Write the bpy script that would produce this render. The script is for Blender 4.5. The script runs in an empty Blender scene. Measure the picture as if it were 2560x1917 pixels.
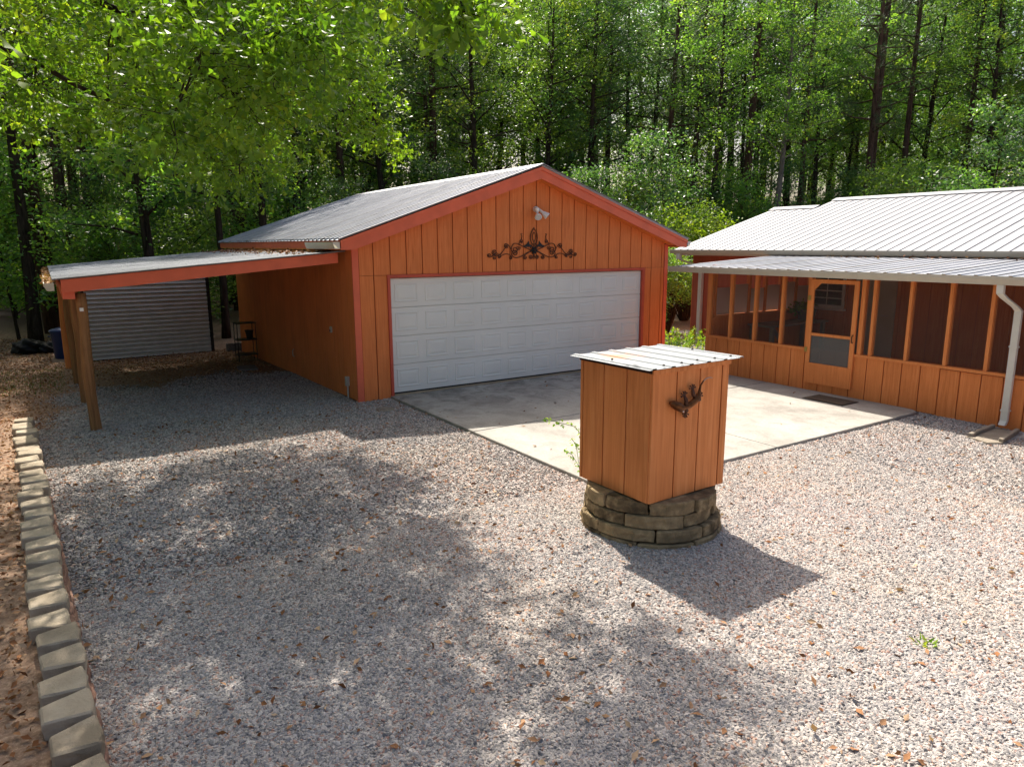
import bpy, bmesh, math, random
import numpy as np
from mathutils import Vector, Matrix
rnd = random.Random(7)
nr = np.random.default_rng(11)
PI = math.pi
scene = bpy.context.scene
C = scene.collection

# ------------------------------------------------------------------ camera
cam_d = bpy.data.cameras.new('camera')
cam = bpy.data.objects.new('camera', cam_d); C.objects.link(cam)
cam_d.sensor_width = 36.0; cam_d.lens = 24.78; cam_d.clip_start = 0.05; cam_d.clip_end = 2000
_r = Vector((0.83589, -0.54888, -0.00417)); _u = Vector((0.10975, 0.15968, 0.98105)); _f = Vector((0.53781, 0.82051, -0.19372))
cam.matrix_world = Matrix(((_r.x, _u.x, -_f.x, -5.1428), (_r.y, _u.y, -_f.y, -11.8034), (_r.z, _u.z, -_f.z, 2.7226), (0, 0, 0, 1)))
scene.camera = cam
# ------------------------------------------------------------------ sky, sun, exposure
SUN = Vector((0.21, 0.735, 1.0)).normalized()
world = bpy.data.worlds.new('World'); scene.world = world; world.use_nodes = True
wn = world.node_tree; wn.nodes.clear()
sky = wn.nodes.new('ShaderNodeTexSky'); sky.sky_type = 'NISHITA'; sky.sun_disc = False
sky.sun_elevation = math.asin(SUN.z); sky.sun_rotation = math.atan2(SUN.x, SUN.y)
sky.air_density = 1.0; sky.dust_density = 6.0; sky.ozone_density = 0.2
bg = wn.nodes.new('ShaderNodeBackground'); bg.inputs['Strength'].default_value = 0.12
wo = wn.nodes.new('ShaderNodeOutputWorld')
wn.links.new(sky.outputs[0], bg.inputs['Color']); wn.links.new(bg.outputs[0], wo.inputs['Surface'])
sun_d = bpy.data.lights.new('sun', 'SUN'); sun_d.energy = 5.0; sun_d.angle = math.radians(0.55); sun_d.color = (1.0, 0.93, 0.82)
sun = bpy.data.objects.new('sun', sun_d); C.objects.link(sun); sun.location = SUN * 60
sun.rotation_euler = (-SUN).to_track_quat('-Z', 'Y').to_euler()
vs = scene.view_settings
vs.view_transform = 'Standard'; vs.look = 'None'; vs.gamma = 1.0; vs.exposure = 0.84; vs.use_curve_mapping = False
cy = scene.cycles
cy.max_bounces = 7; cy.diffuse_bounces = 4; cy.glossy_bounces = 2; cy.transmission_bounces = 4; cy.transparent_max_bounces = 12
cy.caustics_reflective = False; cy.caustics_refractive = False; cy.sample_clamp_indirect = 6.0
try:
    cy.use_denoising = True; cy.denoiser = 'OPENIMAGEDENOISE'
except Exception:
    pass

# ------------------------------------------------------------------ helpers
def tag(o, label=None, cat=None, group=None, kind=None):
    if label: o['label'] = label
    if cat: o['category'] = cat
    if group: o['group'] = group
    if kind: o['kind'] = kind
    return o
def thing(name, loc, label, cat, group=None, rz=0.0):
    o = bpy.data.objects.new(name, None); C.objects.link(o); o.location = loc; o.rotation_euler = (0, 0, rz)
    o.empty_display_size = 0.2
    return tag(o, label, cat, group)
def wloc(o):
    v = Vector((0, 0, 0))
    while o is not None:
        v += o.location; o = o.parent
    return v
class MB:
    def __init__(s): s.v = []; s.f = []
    def add(s, vs_, fs):
        o = len(s.v); s.v += [tuple(p) for p in vs_]; s.f += [tuple(i + o for i in f) for f in fs]; return s
    def box(s, x0, x1, y0, y1, z0, z1):
        return s.add([(x0,y0,z0),(x1,y0,z0),(x1,y1,z0),(x0,y1,z0),(x0,y0,z1),(x1,y0,z1),(x1,y1,z1),(x0,y1,z1)],
                     [(3,2,1,0),(4,5,6,7),(0,1,5,4),(1,2,6,5),(2,3,7,6),(3,0,4,7)])
    def prism(s, poly, axis, a, b):
        n = len(poly)
        def P(p, t):
            return (t, p[0], p[1]) if axis == 'x' else (p[0], t, p[1]) if axis == 'y' else (p[0], p[1], t)
        vs_ = [P(p, a) for p in poly] + [P(p, b) for p in poly]
        fs = [tuple(range(n))[::-1], tuple(range(n, 2*n))] + [(i, (i+1) % n, (i+1) % n + n, i + n) for i in range(n)]
        return s.add(vs_, fs)
    def tube(s, pts, rad, n=6, cap=True, flat=1.0):
        pts = [Vector(p) for p in pts]; m = len(pts)
        if not hasattr(rad, '__len__'): rad = [rad] * m
        o = len(s.v); prev = None
        for i, p in enumerate(pts):
            t = (pts[min(i+1, m-1)] - pts[max(i-1, 0)])
            t = t.normalized() if t.length > 1e-9 else Vector((0, 0, 1))
            if prev is None:
                a = Vector((1, 0, 0)) if abs(t.x) < 0.8 else Vector((0, 1, 0))
                e1 = (a - t * a.dot(t)).normalized()
            else:
                e1 = (prev - t * prev.dot(t))
                e1 = e1.normalized() if e1.length > 1e-6 else t.orthogonal().normalized()
            prev = e1; e2 = t.cross(e1)
            for k in range(n):
                a = 2 * PI * k / n
                s.v.append(tuple(p + (e1 * math.cos(a) + e2 * math.sin(a) * flat) * rad[i]))
        for i in range(m - 1):
            for k in range(n):
                k2 = (k + 1) % n
                s.f.append((o + i*n + k, o + i*n + k2, o + (i+1)*n + k2, o + (i+1)*n + k))
        if cap:
            s.f.append(tuple(o + k for k in range(n))[::-1]); s.f.append(tuple(o + (m-1)*n + k for k in range(n)))
        return s
    def lathe(s, c, prof, n=16):
        o = len(s.v); m = len(prof)
        for r_, z in prof:
            for k in range(n):
                a = 2 * PI * k / n; s.v.append((c[0] + r_ * math.cos(a), c[1] + r_ * math.sin(a), c[2] + z))
        for i in range(m - 1):
            for k in range(n):
                k2 = (k + 1) % n; s.f.append((o+i*n+k, o+i*n+k2, o+(i+1)*n+k2, o+(i+1)*n+k))
        s.f.append(tuple(o + k for k in range(n))[::-1]); s.f.append(tuple(o + (m-1)*n + k for k in range(n)))
        return s
    def mesh(s, name, mat, smooth=False, off=None):
        me = bpy.data.meshes.new(name)
        vv = s.v if off is None else [(p[0]-off[0], p[1]-off[1], p[2]-off[2]) for p in s.v]
        me.from_pydata(vv, [], s.f); me.materials.append(mat)
        if smooth: me.polygons.foreach_set('use_smooth', [True] * len(me.polygons))
        me.update(); return me
    def build(s, name, mat, parent=None, smooth=False, local=False, bevel=0.0):
        off = None if local or parent is None else wloc(parent)
        o = bpy.data.objects.new(name, s.mesh(name, mat, smooth, off)); C.objects.link(o); o.parent = parent
        if bevel:
            b = o.modifiers.new('bevel', 'BEVEL'); b.width = bevel; b.segments = 2; b.limit_method = 'ANGLE'
        return o
def put(name, me, parent, wpos):
    o = bpy.data.objects.new(name, me); C.objects.link(o); o.parent = parent
    o.location = Vector(wpos) - (wloc(parent) if parent else Vector((0, 0, 0))); return o
def copy_tree(o, parent=None):
    c = o.copy(); C.objects.link(c); c.parent = parent
    for ch in o.children: copy_tree(ch, c)
    return c
def structure(name, me):
    o = bpy.data.objects.new(name, me); C.objects.link(o); o['kind'] = 'structure'; return o

# ------------------------------------------------------------------ materials
class N:
    def __init__(s, name, rough=0.6, metal=0.0, spec=0.4):
        s.m = bpy.data.materials.new(name); s.m.use_nodes = True
        s.t = s.m.node_tree; s.b = s.t.nodes['Principled BSDF']; s.out = s.t.nodes['Material Output']
        s.b.inputs['Roughness'].default_value = rough; s.b.inputs['Metallic'].default_value = metal
        s.b.inputs['Specular IOR Level'].default_value = spec
        s.g = s.t.nodes.new('ShaderNodeNewGeometry')
    def new(s, t, **k):
        n = s.t.nodes.new(t)
        for a, b in k.items(): setattr(n, a, b)
        return n
    def link(s, a, b): s.t.links.new(a, b)
    def vec(s, scale=(1, 1, 1), obj=False):
        mp = s.new('ShaderNodeMapping'); mp.inputs['Scale'].default_value = scale
        if obj:
            tc = s.new('ShaderNodeTexCoord'); s.link(tc.outputs['Object'], mp.inputs[0])
        else: s.link(s.g.outputs['Position'], mp.inputs[0])
        return mp.outputs[0]
    def noise(s, scale, vec=None, detail=4.0, rough=0.55, dist=0.0):
        n = s.new('ShaderNodeTexNoise'); n.inputs['Scale'].default_value = scale; n.inputs['Detail'].default_value = detail
        n.inputs['Roughness'].default_value = rough; n.inputs['Distortion'].default_value = dist
        s.link(vec if vec is not None else s.g.outputs['Position'], n.inputs['Vector']); return n.outputs['Fac']
    def ramp(s, fac, stops, interp='LINEAR'):
        r = s.new('ShaderNodeValToRGB'); cr = r.color_ramp; cr.interpolation = interp
        while len(cr.elements) < len(stops): cr.elements.new(0.5)
        for e, (p, c) in zip(cr.elements, stops):
            e.position = p; e.color = (*c, 1) if len(c) == 3 else c
        s.link(fac, r.inputs[0]); return r.outputs[0]
    def mix(s, fac, a, b, mode='MIX'):
        n = s.new('ShaderNodeMix', data_type='RGBA', blend_type=mode)
        for v, k in ((fac, 0), (a, 6), (b, 7)):
            if isinstance(v, (int, float)): n.inputs[k].default_value = v
            elif isinstance(v, tuple): n.inputs[k].default_value = (*v, 1) if len(v) == 3 else v
            else: s.link(v, n.inputs[k])
        return n.outputs[2]
    def col(s, c):
        if isinstance(c, tuple): s.b.inputs['Base Color'].default_value = (*c, 1)
        else: s.link(c, s.b.inputs['Base Color'])
        return s
    def bump(s, h, strength=0.3, dist=0.01):
        n = s.new('ShaderNodeBump'); n.inputs['Strength'].default_value = strength; n.inputs['Distance'].default_value = dist
        s.link(h, n.inputs['Height']); s.link(n.outputs[0], s.b.inputs['Normal']); return s
    def rand(s):
        n = s.new('ShaderNodeObjectInfo'); return n.outputs['Random']

def wood(name, lo, mid, hi, grain=(34, 34, 1.6), rough=0.62, var=0.4, spec=0.25):
    n = N(name, rough, spec=spec)
    g = n.noise(1.0, n.vec(grain), 6, 0.65, 0.6)
    c = n.ramp(g, [(0.28, lo), (0.5, mid), (0.72, hi)])
    bl = n.noise(1.7, None, 3)
    c = n.mix(n.ramp(bl, [(0.35, (0, 0, 0)), (0.7, (1, 1, 1))]), c, n.mix(0.34, c, tuple(x * 0.55 for x in mid)))
    c = n.mix(n.ramp(n.rand(), [(0, (0, 0, 0)), (1, (var, var, var))]), c, tuple(x * 1.12 for x in mid))
    n.col(c); n.bump(g, 0.35, 0.004); return n.m
def plain(name, c, rough=0.6, metal=0.0, var=0.15, scale=3.0, spec=0.4, bump=0.0):
    n = N(name, rough, metal, spec)
    f = n.noise(scale, None, 5)
    n.col(n.ramp(f, [(0.3, tuple(x * (1 - var) for x in c)), (0.7, tuple(min(1, x * (1 + var)) for x in c))]))
    if bump: n.bump(n.noise(scale * 14, None, 3), bump, 0.004)
    return n.m
M = {}
M['siding'] = wood('siding_stain', (0.55, 0.140, 0.037), (0.71, 0.208, 0.059), (0.80, 0.275, 0.092))
M['siding_house'] = wood('siding_house_stain', (0.55, 0.155, 0.040), (0.71, 0.225, 0.064), (0.80, 0.295, 0.10))
M['trim'] = plain('red_trim', (0.71, 0.145, 0.070), 0.55, var=0.10)
M['doortrim'] = plain('door_trim', (0.52, 0.085, 0.045), 0.55, var=0.10)
M['soffit'] = plain('soffit_paint', (0.74, 0.22, 0.045), 0.6, var=0.08)
M['darkred'] = wood('house_upper_red', (0.32, 0.075, 0.045), (0.42, 0.10, 0.06), (0.48, 0.13, 0.08))
M['post'] = wood('porch_post_wood', (0.62, 0.19, 0.05), (0.74, 0.25, 0.075), (0.82, 0.32, 0.11), var=0.2)
M['box'] = wood('well_box_wood', (0.46, 0.145, 0.040), (0.64, 0.220, 0.066), (0.75, 0.31, 0.115), grain=(22, 22, 1.1))
M['dark'] = plain('dark_backing', (0.03, 0.014, 0.008), 0.9)
M['groove'] = plain('groove_stain', (0.32, 0.08, 0.023), 0.8, var=0.1)
def door_white():
    n = N('garage_door_white', 0.42, spec=0.4)
    g = n.noise(1.0, n.vec((3, 60, 60)), 5)
    n.col(n.ramp(n.noise(0.9, None, 4), [(0.3, (0.70, 0.71, 0.67)), (0.7, (0.78, 0.785, 0.74))])); n.bump(g, 0.12, 0.002); return n.m
M['white'] = door_white()
def metal_roof(name, c, rough=0.42, stain=0.25, metal=0.55):
    n = N(name, rough, metal, 0.5)
    a = n.noise(0.7, None, 6, 0.6); b = n.noise(14, n.vec((0.25, 1, 1)), 5, 0.7)
    f = n.mix(0.5, a, b)
    n.col(n.ramp(f, [(0.32, tuple(x * (1 - stain) for x in c)), (0.5, c), (0.7, tuple(min(1, x * 1.08) for x in c))]))
    rr = n.new('ShaderNodeMapRange'); rr.inputs[3].default_value = rough - 0.08; rr.inputs[4].default_value = rough + 0.18
    n.link(a, rr.inputs[0]); n.link(rr.outputs[0], n.b.inputs['Roughness']); return n.m
M['metal'] = metal_roof('galvanized_roof', (0.34, 0.35, 0.385))
M['metal_old'] = metal_roof('weathered_roof', (0.25, 0.265, 0.30), 0.5, 0.5)
M['metal_house'] = metal_roof('house_roof_metal', (0.29, 0.295, 0.315), 0.55, 0.18, 0.3)
def rusty():
    n = N('well_roof_metal', 0.6, 0.35, 0.4)
    f = n.noise(1.6, None, 6, 0.6)
    sep = n.new('ShaderNodeVectorMath', operation='DISTANCE'); n.link(n.g.outputs['Position'], sep.inputs[0]); sep.inputs[1].default_value = (-0.45, -6.62, 1.68)
    r = n.new('ShaderNodeMapRange'); r.inputs[1].default_value = 0.05; r.inputs[2].default_value = 0.34; r.inputs[3].default_value = 1; r.inputs[4].default_value = 0
    n.link(sep.outputs['Value'], r.inputs[0])
    mu = n.new('ShaderNodeMath', operation='MULTIPLY'); n.link(r.outputs[0], mu.inputs[0]); n.link(n.ramp(f, [(0.42, (0, 0, 0)), (0.6, (1, 1, 1))]), mu.inputs[1])
    n.col(n.mix(mu.outputs[0], n.ramp(f, [(0.3, (0.21, 0.225, 0.245)), (0.7, (0.31, 0.33, 0.35))]), (0.55, 0.22, 0.06))); return n.m
M['metal_well'] = rusty()
M['gutter'] = plain('gutter_cream', (0.50, 0.46, 0.38), 0.5, var=0.08)
M['gutter_white'] = plain('gutter_white', (0.62, 0.60, 0.54), 0.5, var=0.06)
M['slate'] = plain('lap_siding_grey', (0.62, 0.60, 0.57), 0.6, var=0.10, scale=6)
M['black'] = plain('black_plastic', (0.012, 0.012, 0.013), 0.55)
M['tarp'] = plain('black_tarp', (0.006, 0.0065, 0.008), 0.6, var=0.3, spec=0.2)
M['blue'] = plain('blue_plastic', (0.012, 0.035, 0.14), 0.4, var=0.1)
M['iron'] = plain('wrought_iron', (0.085, 0.034, 0.018), 0.6, 0.3, var=0.4, scale=20)
M['bronze'] = plain('bronze_metal', (0.12, 0.045, 0.014), 0.45, 0.75, var=0.6, scale=14)
M['bronze_light'] = plain('bronze_tail', (0.36, 0.25, 0.2), 0.4, 0.6, var=0.2, scale=14)
M['lampwhite'] = plain('lamp_white', (0.78, 0.77, 0.74), 0.35)
M['lens'] = plain('lamp_lens', (0.55, 0.57, 0.58), 0.12, spec=0.7)
M['brass'] = plain('brass', (0.45, 0.33, 0.10), 0.4, 0.7)
M['plasticgrey'] = plain('grey_plastic', (0.46, 0.45, 0.42), 0.5)
M['potgrey'] = plain('grey_pot', (0.15, 0.16, 0.165), 0.6)
M['tan'] = plain('threshold_tan', (0.34, 0.27, 0.18), 0.8, bump=0.3)
M['mat'] = plain('coir_mat', (0.075, 0.055, 0.04), 0.95, var=0.3, scale=40, bump=0.8)
M['film'] = plain('film', (0.5, 0.42, 0.4), 0.4)
def trans(name, c, f):
    m = bpy.data.materials.new(name); m.use_nodes = True; t = m.node_tree; b = t.nodes['Principled BSDF']; o = t.nodes['Material Output']
    b.inputs['Base Color'].default_value = (*c, 1); b.inputs['Roughness'].default_value = 0.7; b.inputs['Specular IOR Level'].default_value = 0.2
    tr = t.nodes.new('ShaderNodeBsdfTransparent'); mx = t.nodes.new('ShaderNodeMixShader'); mx.inputs[0].default_value = f
    t.links.new(tr.outputs[0], mx.inputs[1]); t.links.new(b.outputs[0], mx.inputs[2]); t.links.new(mx.outputs[0], o.inputs['Surface']); return m
M['screen'] = trans('insect_screen', (0.11, 0.09, 0.085), 0.13)
M['screen_low'] = trans('pet_screen', (0.16, 0.155, 0.15), 0.6)
def film():
    m = bpy.data.materials.new('plastic_film'); m.use_nodes = True; t = m.node_tree; b = t.nodes['Principled BSDF']; o = t.nodes['Material Output']
    b.inputs['Base Color'].default_value = (0.55, 0.47, 0.45, 1); b.inputs['Roughness'].default_value = 0.4
    tr = t.nodes.new('ShaderNodeBsdfTranslucent'); tr.inputs[0].default_value = (0.7, 0.6, 0.57, 1)
    mx = t.nodes.new('ShaderNodeMixShader'); mx.inputs[0].default_value = 0.55
    t.links.new(b.outputs[0], mx.inputs[1]); t.links.new(tr.outputs[0], mx.inputs[2]); t.links.new(mx.outputs[0], o.inputs['Surface']); return m
M['film'] = film()
def glass():
    n = N('dark_glass', 0.08, spec=0.6); n.col((0.03, 0.032, 0.034)); return n.m
M['glass'] = glass()
def stone(name, a, b, c, scale=5):
    n = N(name, 0.85, spec=0.25)
    f = n.noise(scale, None, 8, 0.65); d = n.noise(scale * 0.45, None, 4)
    cc = n.ramp(f, [(0.3, a), (0.52, b), (0.7, c)])
    cc = n.mix(n.ramp(d, [(0.48, (0, 0, 0)), (0.64, (1, 1, 1))]), cc, a)
    cc = n.mix(n.ramp(n.rand(), [(0, (0, 0, 0)), (1, (0.45, 0.45, 0.45))]), cc, c)
    n.col(cc); n.bump(n.noise(scale * 9, None, 6, 0.7), 0.7, 0.012); return n.m
M['wellstone'] = stone('mossy_stone', (0.040, 0.028, 0.016), (0.22, 0.155, 0.082), (0.46, 0.34, 0.19), 9)
M['capstone'] = stone('cap_block', (0.23, 0.185, 0.13), (0.36, 0.295, 0.215), (0.45, 0.38, 0.29), 5)
M['coursestone'] = stone('course_block', (0.17, 0.085, 0.06), (0.28, 0.16, 0.115), (0.36, 0.22, 0.16), 6)
M['cinder'] = stone('cinder', (0.10, 0.095, 0.09), (0.16, 0.155, 0.15), (0.22, 0.215, 0.21), 9)
M['splash'] = stone('splash', (0.20, 0.17, 0.13), (0.30, 0.26, 0.21), (0.36, 0.31, 0.25), 9)
def concrete():
    n = N('slab_concrete', 0.8, spec=0.3)
    a = n.noise(0.9, n.vec((1, 0.6, 1)), 7, 0.62, 0.5); b = n.noise(30, None, 5, 0.7); d = n.noise(2.6, None, 6, 0.7, 0.8)
    c = n.ramp(a, [(0.32, (0.185, 0.172, 0.152)), (0.47, (0.32, 0.302, 0.272)), (0.68, (0.405, 0.388, 0.352))])
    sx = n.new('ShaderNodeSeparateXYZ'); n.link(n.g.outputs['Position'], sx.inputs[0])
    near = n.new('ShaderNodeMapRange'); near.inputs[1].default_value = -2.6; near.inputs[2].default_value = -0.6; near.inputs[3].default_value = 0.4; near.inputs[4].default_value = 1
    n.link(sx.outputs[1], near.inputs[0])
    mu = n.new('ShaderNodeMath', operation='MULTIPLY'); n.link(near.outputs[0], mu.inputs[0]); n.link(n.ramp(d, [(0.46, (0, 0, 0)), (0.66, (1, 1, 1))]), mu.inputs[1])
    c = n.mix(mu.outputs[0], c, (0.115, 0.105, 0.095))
    c = n.mix(0.18, c, n.ramp(b, [(0.3, (0.12, 0.11, 0.10)), (0.7, (0.6, 0.58, 0.52))]))
    n.col(c); n.bump(b, 0.25, 0.004); return n.m
M['concrete'] = concrete()
def dirt():
    n = N('dirt_and_litter', 0.95, spec=0.15)
    a = n.noise(0.55, None, 7, 0.6); b = n.noise(15, None, 8, 0.75); c_ = n.noise(48, None, 4, 0.75)
    c = n.ramp(b, [(0.3, (0.11, 0.068, 0.045)), (0.5, (0.25, 0.165, 0.115)), (0.7, (0.40, 0.295, 0.22))])
    c = n.mix(n.ramp(a, [(0.45, (0, 0, 0)), (0.68, (0.55, 0.55, 0.55))]), c, (0.25, 0.15, 0.095))
    c = n.mix(n.ramp(c_, [(0.55, (0, 0, 0)), (0.72, (0.8, 0.8, 0.8))]), c, (0.52, 0.38, 0.27))
    n.col(c); n.bump(n.mix(0.5, b, c_), 0.7, 0.02); return n.m
M['dirt'] = dirt()
def gravelbed():
    n = N('gravel_bed', 0.9, spec=0.2)
    v = n.new('ShaderNodeTexVoronoi'); v.inputs['Scale'].default_value = 34; n.link(n.g.outputs['Position'], v.inputs['Vector'])
    sp = n.new('ShaderNodeSeparateColor'); n.link(v.outputs['Color'], sp.inputs[0])
    c = n.ramp(sp.outputs[0], [(0.0, (0.10, 0.095, 0.095)), (0.3, (0.24, 0.22, 0.215)), (0.6, (0.38, 0.345, 0.33)), (1.0, (0.55, 0.50, 0.47))])
    c = n.mix(n.ramp(v.outputs['Distance'], [(0.25, (0, 0, 0)), (0.6, (0.75, 0.75, 0.75))]), c, (0.07, 0.062, 0.056))
    n.col(c)
    inv = n.new('ShaderNodeMath', operation='SUBTRACT'); inv.inputs[0].default_value = 1.0; n.link(v.outputs['Distance'], inv.inputs[1])
    n.bump(inv.outputs[0], 1.0, 0.015); return n.m
M['gravelbed'] = gravelbed()
def gravelstone():
    n = N('gravel_stone', 0.8, spec=0.3)
    at = n.new('ShaderNodeAttribute'); at.attribute_type = 'INSTANCER'; at.attribute_name = 'tint'
    c = n.ramp(at.outputs['Fac'], [(0.0, (0.12, 0.11, 0.108)), (0.16, (0.24, 0.225, 0.21)), (0.36, (0.365, 0.318, 0.283)), (0.58, (0.49, 0.428, 0.382)), (0.80, (0.63, 0.57, 0.515)), (0.86, (0.48, 0.33, 0.245)), (0.94, (0.38, 0.19, 0.11)), (1.0, (0.27, 0.10, 0.055))])
    f = n.noise(60, None, 3)
    c = n.mix(0.16, c, n.ramp(f, [(0.3, (0.15, 0.14, 0.13)), (0.7, (0.75, 0.72, 0.7))]))
    w = n.noise(0.55, None, 5, 0.6, 0.7)
    c = n.mix(n.ramp(w, [(0.40, (0, 0, 0)), (0.66, (0.5, 0.5, 0.5))]), c, n.mix(0.55, c, (0.30, 0.30, 0.32)))
    c = n.mix(n.ramp(w, [(0.30, (0.35, 0.35, 0.35)), (0.46, (0, 0, 0))]), c, n.mix(0.5, c, (0.50, 0.41, 0.32)))
    n.col(c); return n.m
M['gravel'] = gravelstone()
def bark(name, a, b, sc=(9, 9, 1.6)):
    n = N(name, 0.95, spec=0.1)
    f = n.noise(1.0, n.vec(sc), 7, 0.7, 0.8)
    n.col(n.ramp(f, [(0.35, a), (0.65, b)])); n.bump(f, 1.0, 0.05); return n.m
M['bark'] = bark('bark_brown', (0.018, 0.013, 0.010), (0.075, 0.058, 0.045))
M['bark_pine'] = bark('bark_pine', (0.035, 0.022, 0.017), (0.13, 0.085, 0.065))
M['bark_grey'] = bark('bark_grey', (0.10, 0.09, 0.08), (0.24, 0.22, 0.195))
M['log'] = wood('log_post', (0.10, 0.045, 0.018), (0.26, 0.125, 0.048), (0.40, 0.21, 0.085), grain=(26, 26, 0.9), var=0.3)
def leafmat(name, stops, trans_c=1.0, tf=0.42, rough=0.45, spec=0.45):
    n = N(name, rough, spec=spec)
    at = n.new('ShaderNodeAttribute'); at.attribute_type = 'GEOMETRY'; at.attribute_name = 'tint'
    c = n.ramp(at.outputs['Fac'], stops)
    hsv = n.new('ShaderNodeHueSaturation')
    mr = n.new('ShaderNodeMapRange'); mr.inputs[3].default_value = 0.485; mr.inputs[4].default_value = 0.515; n.link(n.rand(), mr.inputs[0]); n.link(mr.outputs[0], hsv.inputs['Hue'])
    mv = n.new('ShaderNodeMapRange'); mv.inputs[3].default_value = 0.8; mv.inputs[4].default_value = 1.2; n.link(n.rand(), mv.inputs[0]); n.link(mv.outputs[0], hsv.inputs['Value'])
    n.link(c, hsv.inputs['Color']); n.link(hsv.outputs[0], n.b.inputs['Base Color'])
    tr = n.new('ShaderNodeBsdfTranslucent')
    n.link(n.mix(1.0, hsv.outputs[0], (1.45 * trans_c, 1.5 * trans_c, 0.45 * trans_c), 'MULTIPLY'), tr.inputs['Color'])
    mx = n.new('ShaderNodeMixShader'); mx.inputs[0].default_value = tf
    n.link(n.b.outputs[0], mx.inputs[1]); n.link(tr.outputs[0], mx.inputs[2]); n.link(mx.outputs[0], n.out.inputs['Surface']); return n.m
M['leaf_oak'] = leafmat('oak_leaf', [(0, (0.048, 0.115, 0.014)), (0.4, (0.10, 0.19, 0.02)), (0.8, (0.165, 0.25, 0.026)), (0.97, (0.25, 0.30, 0.032)), (1.0, (0.34, 0.22, 0.04))], 1.5, 0.5)
M['leaf_wood'] = leafmat('forest_leaf', [(0, (0.050, 0.118, 0.042)), (0.5, (0.105, 0.205, 0.056)), (0.85, (0.185, 0.285, 0.064)), (1.0, (0.31, 0.36, 0.075))], 1.5, 0.48, 0.38, 0.55)
M['leaf_dark'] = leafmat('dark_leaf', [(0, (0.036, 0.092, 0.050)), (0.6, (0.075, 0.16, 0.074)), (1.0, (0.17, 0.25, 0.09))], 1.4, 0.44, 0.38, 0.55)
M['needle'] = leafmat('pine_needle', [(0, (0.035, 0.08, 0.045)), (0.6, (0.065, 0.13, 0.062)), (1.0, (0.13, 0.18, 0.075))], 1.0, 0.25)
M['leaf_shrub'] = leafmat('shrub_leaf', [(0, (0.08, 0.17, 0.02)), (0.5, (0.15, 0.27, 0.03)), (1.0, (0.25, 0.35, 0.045))], 1.4, 0.42)
M['leaf_lime'] = leafmat('lime_leaf', [(0, (0.10, 0.20, 0.02)), (0.6, (0.20, 0.30, 0.03)), (1.0, (0.38, 0.34, 0.06))], 1.3, 0.45)
M['fallen'] = leafmat('fallen_leaf', [(0, (0.14, 0.055, 0.022)), (0.4, (0.30, 0.14, 0.06)), (0.75, (0.45, 0.27, 0.15)), (1.0, (0.58, 0.42, 0.28))], 0.5, 0.15, 0.8, 0.15)
M['grassblade'] = leafmat('grass_blade', [(0, (0.05, 0.09, 0.02)), (1.0, (0.13, 0.17, 0.045))], 1.0, 0.3)

# ------------------------------------------------------------------ terrain
def sm(t): t = np.clip(t, 0, 1); return t * t * (3 - 2 * t)
def wall_x(y): return -5.76 + (0.41 - y) * 0.0424          # left edge of the retaining wall
def gh(x, y):
    x = np.asarray(x, float); y = np.asarray(y, float)
    z = -0.06 - 0.020 * np.clip(y - 1.0, 0, 9) + 0.012 * np.sin(x * 1.3 + 0.5) * np.sin(y * 1.1)
    bank = sm((wall_x(y) + 0.17 - x) / 0.14) * sm((2.6 - y) / 2.2) * 0.19
    far = 0.10 * np.sin(x * 0.13) * np.cos(y * 0.11) * sm((np.hypot(x, y) - 12) / 10)
    return z + bank + far
def grid_mesh(name, xs, ys, zf, mat, keep=None):
    X, Y = np.meshgrid(xs, ys); Z = zf(X, Y)
    v = np.stack([X.ravel(), Y.ravel(), Z.ravel()], 1); nx = len(xs); f = []
    for j in range(len(ys) - 1):
        for i in range(nx - 1):
            if keep is None or keep(0.5 * (xs[i] + xs[i+1]), 0.5 * (ys[j] + ys[j+1])):
                a = j * nx + i; f.append((a, a + 1, a + 1 + nx, a + nx))
    me = bpy.data.meshes.new(name); me.from_pydata(v.tolist(), [], f); me.materials.append(mat)
    me.polygons.foreach_set('use_smooth', [True] * len(me.polygons)); me.update(); return me
gx = np.concatenate([np.arange(-260, -30, 23), np.arange(-30, -10, 2), np.arange(-10, -7, .5), np.arange(-7, -4.6, .06), np.arange(-4.6, 24, .8), np.arange(24, 60, 4), np.arange(60, 300, 24)])
gy = np.concatenate([np.arange(-120, -20, 20), np.arange(-20, -12, 2), np.arange(-12, 14, .3), np.arange(14, 40, 2), np.arange(40, 320, 20)])
structure('ground', grid_mesh('ground', gx, gy, gh, M['dirt']))
rag = lambda y: 0.22 * math.sin(y * 5.1) + 0.15 * math.sin(y * 11.7 + 1)
def gravel_in(x, y):
    if x < wall_x(y) + 0.16 and y < 0.9: return False
    if x < -4.95 + 0.25 * math.sin(y * 3.0) and y >= 0.9: return False
    return y < 4.7 + 0.6 * math.sin(x * 2.3) + 0.3 * math.sin(x * 6.1)
structure('gravel_yard', grid_mesh('gravel_yard', np.arange(-5.7, 20, .15), np.arange(-18, 6, .15), lambda x, y: gh(x, y) + 0.012, M['gravelbed'], gravel_in))

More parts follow.
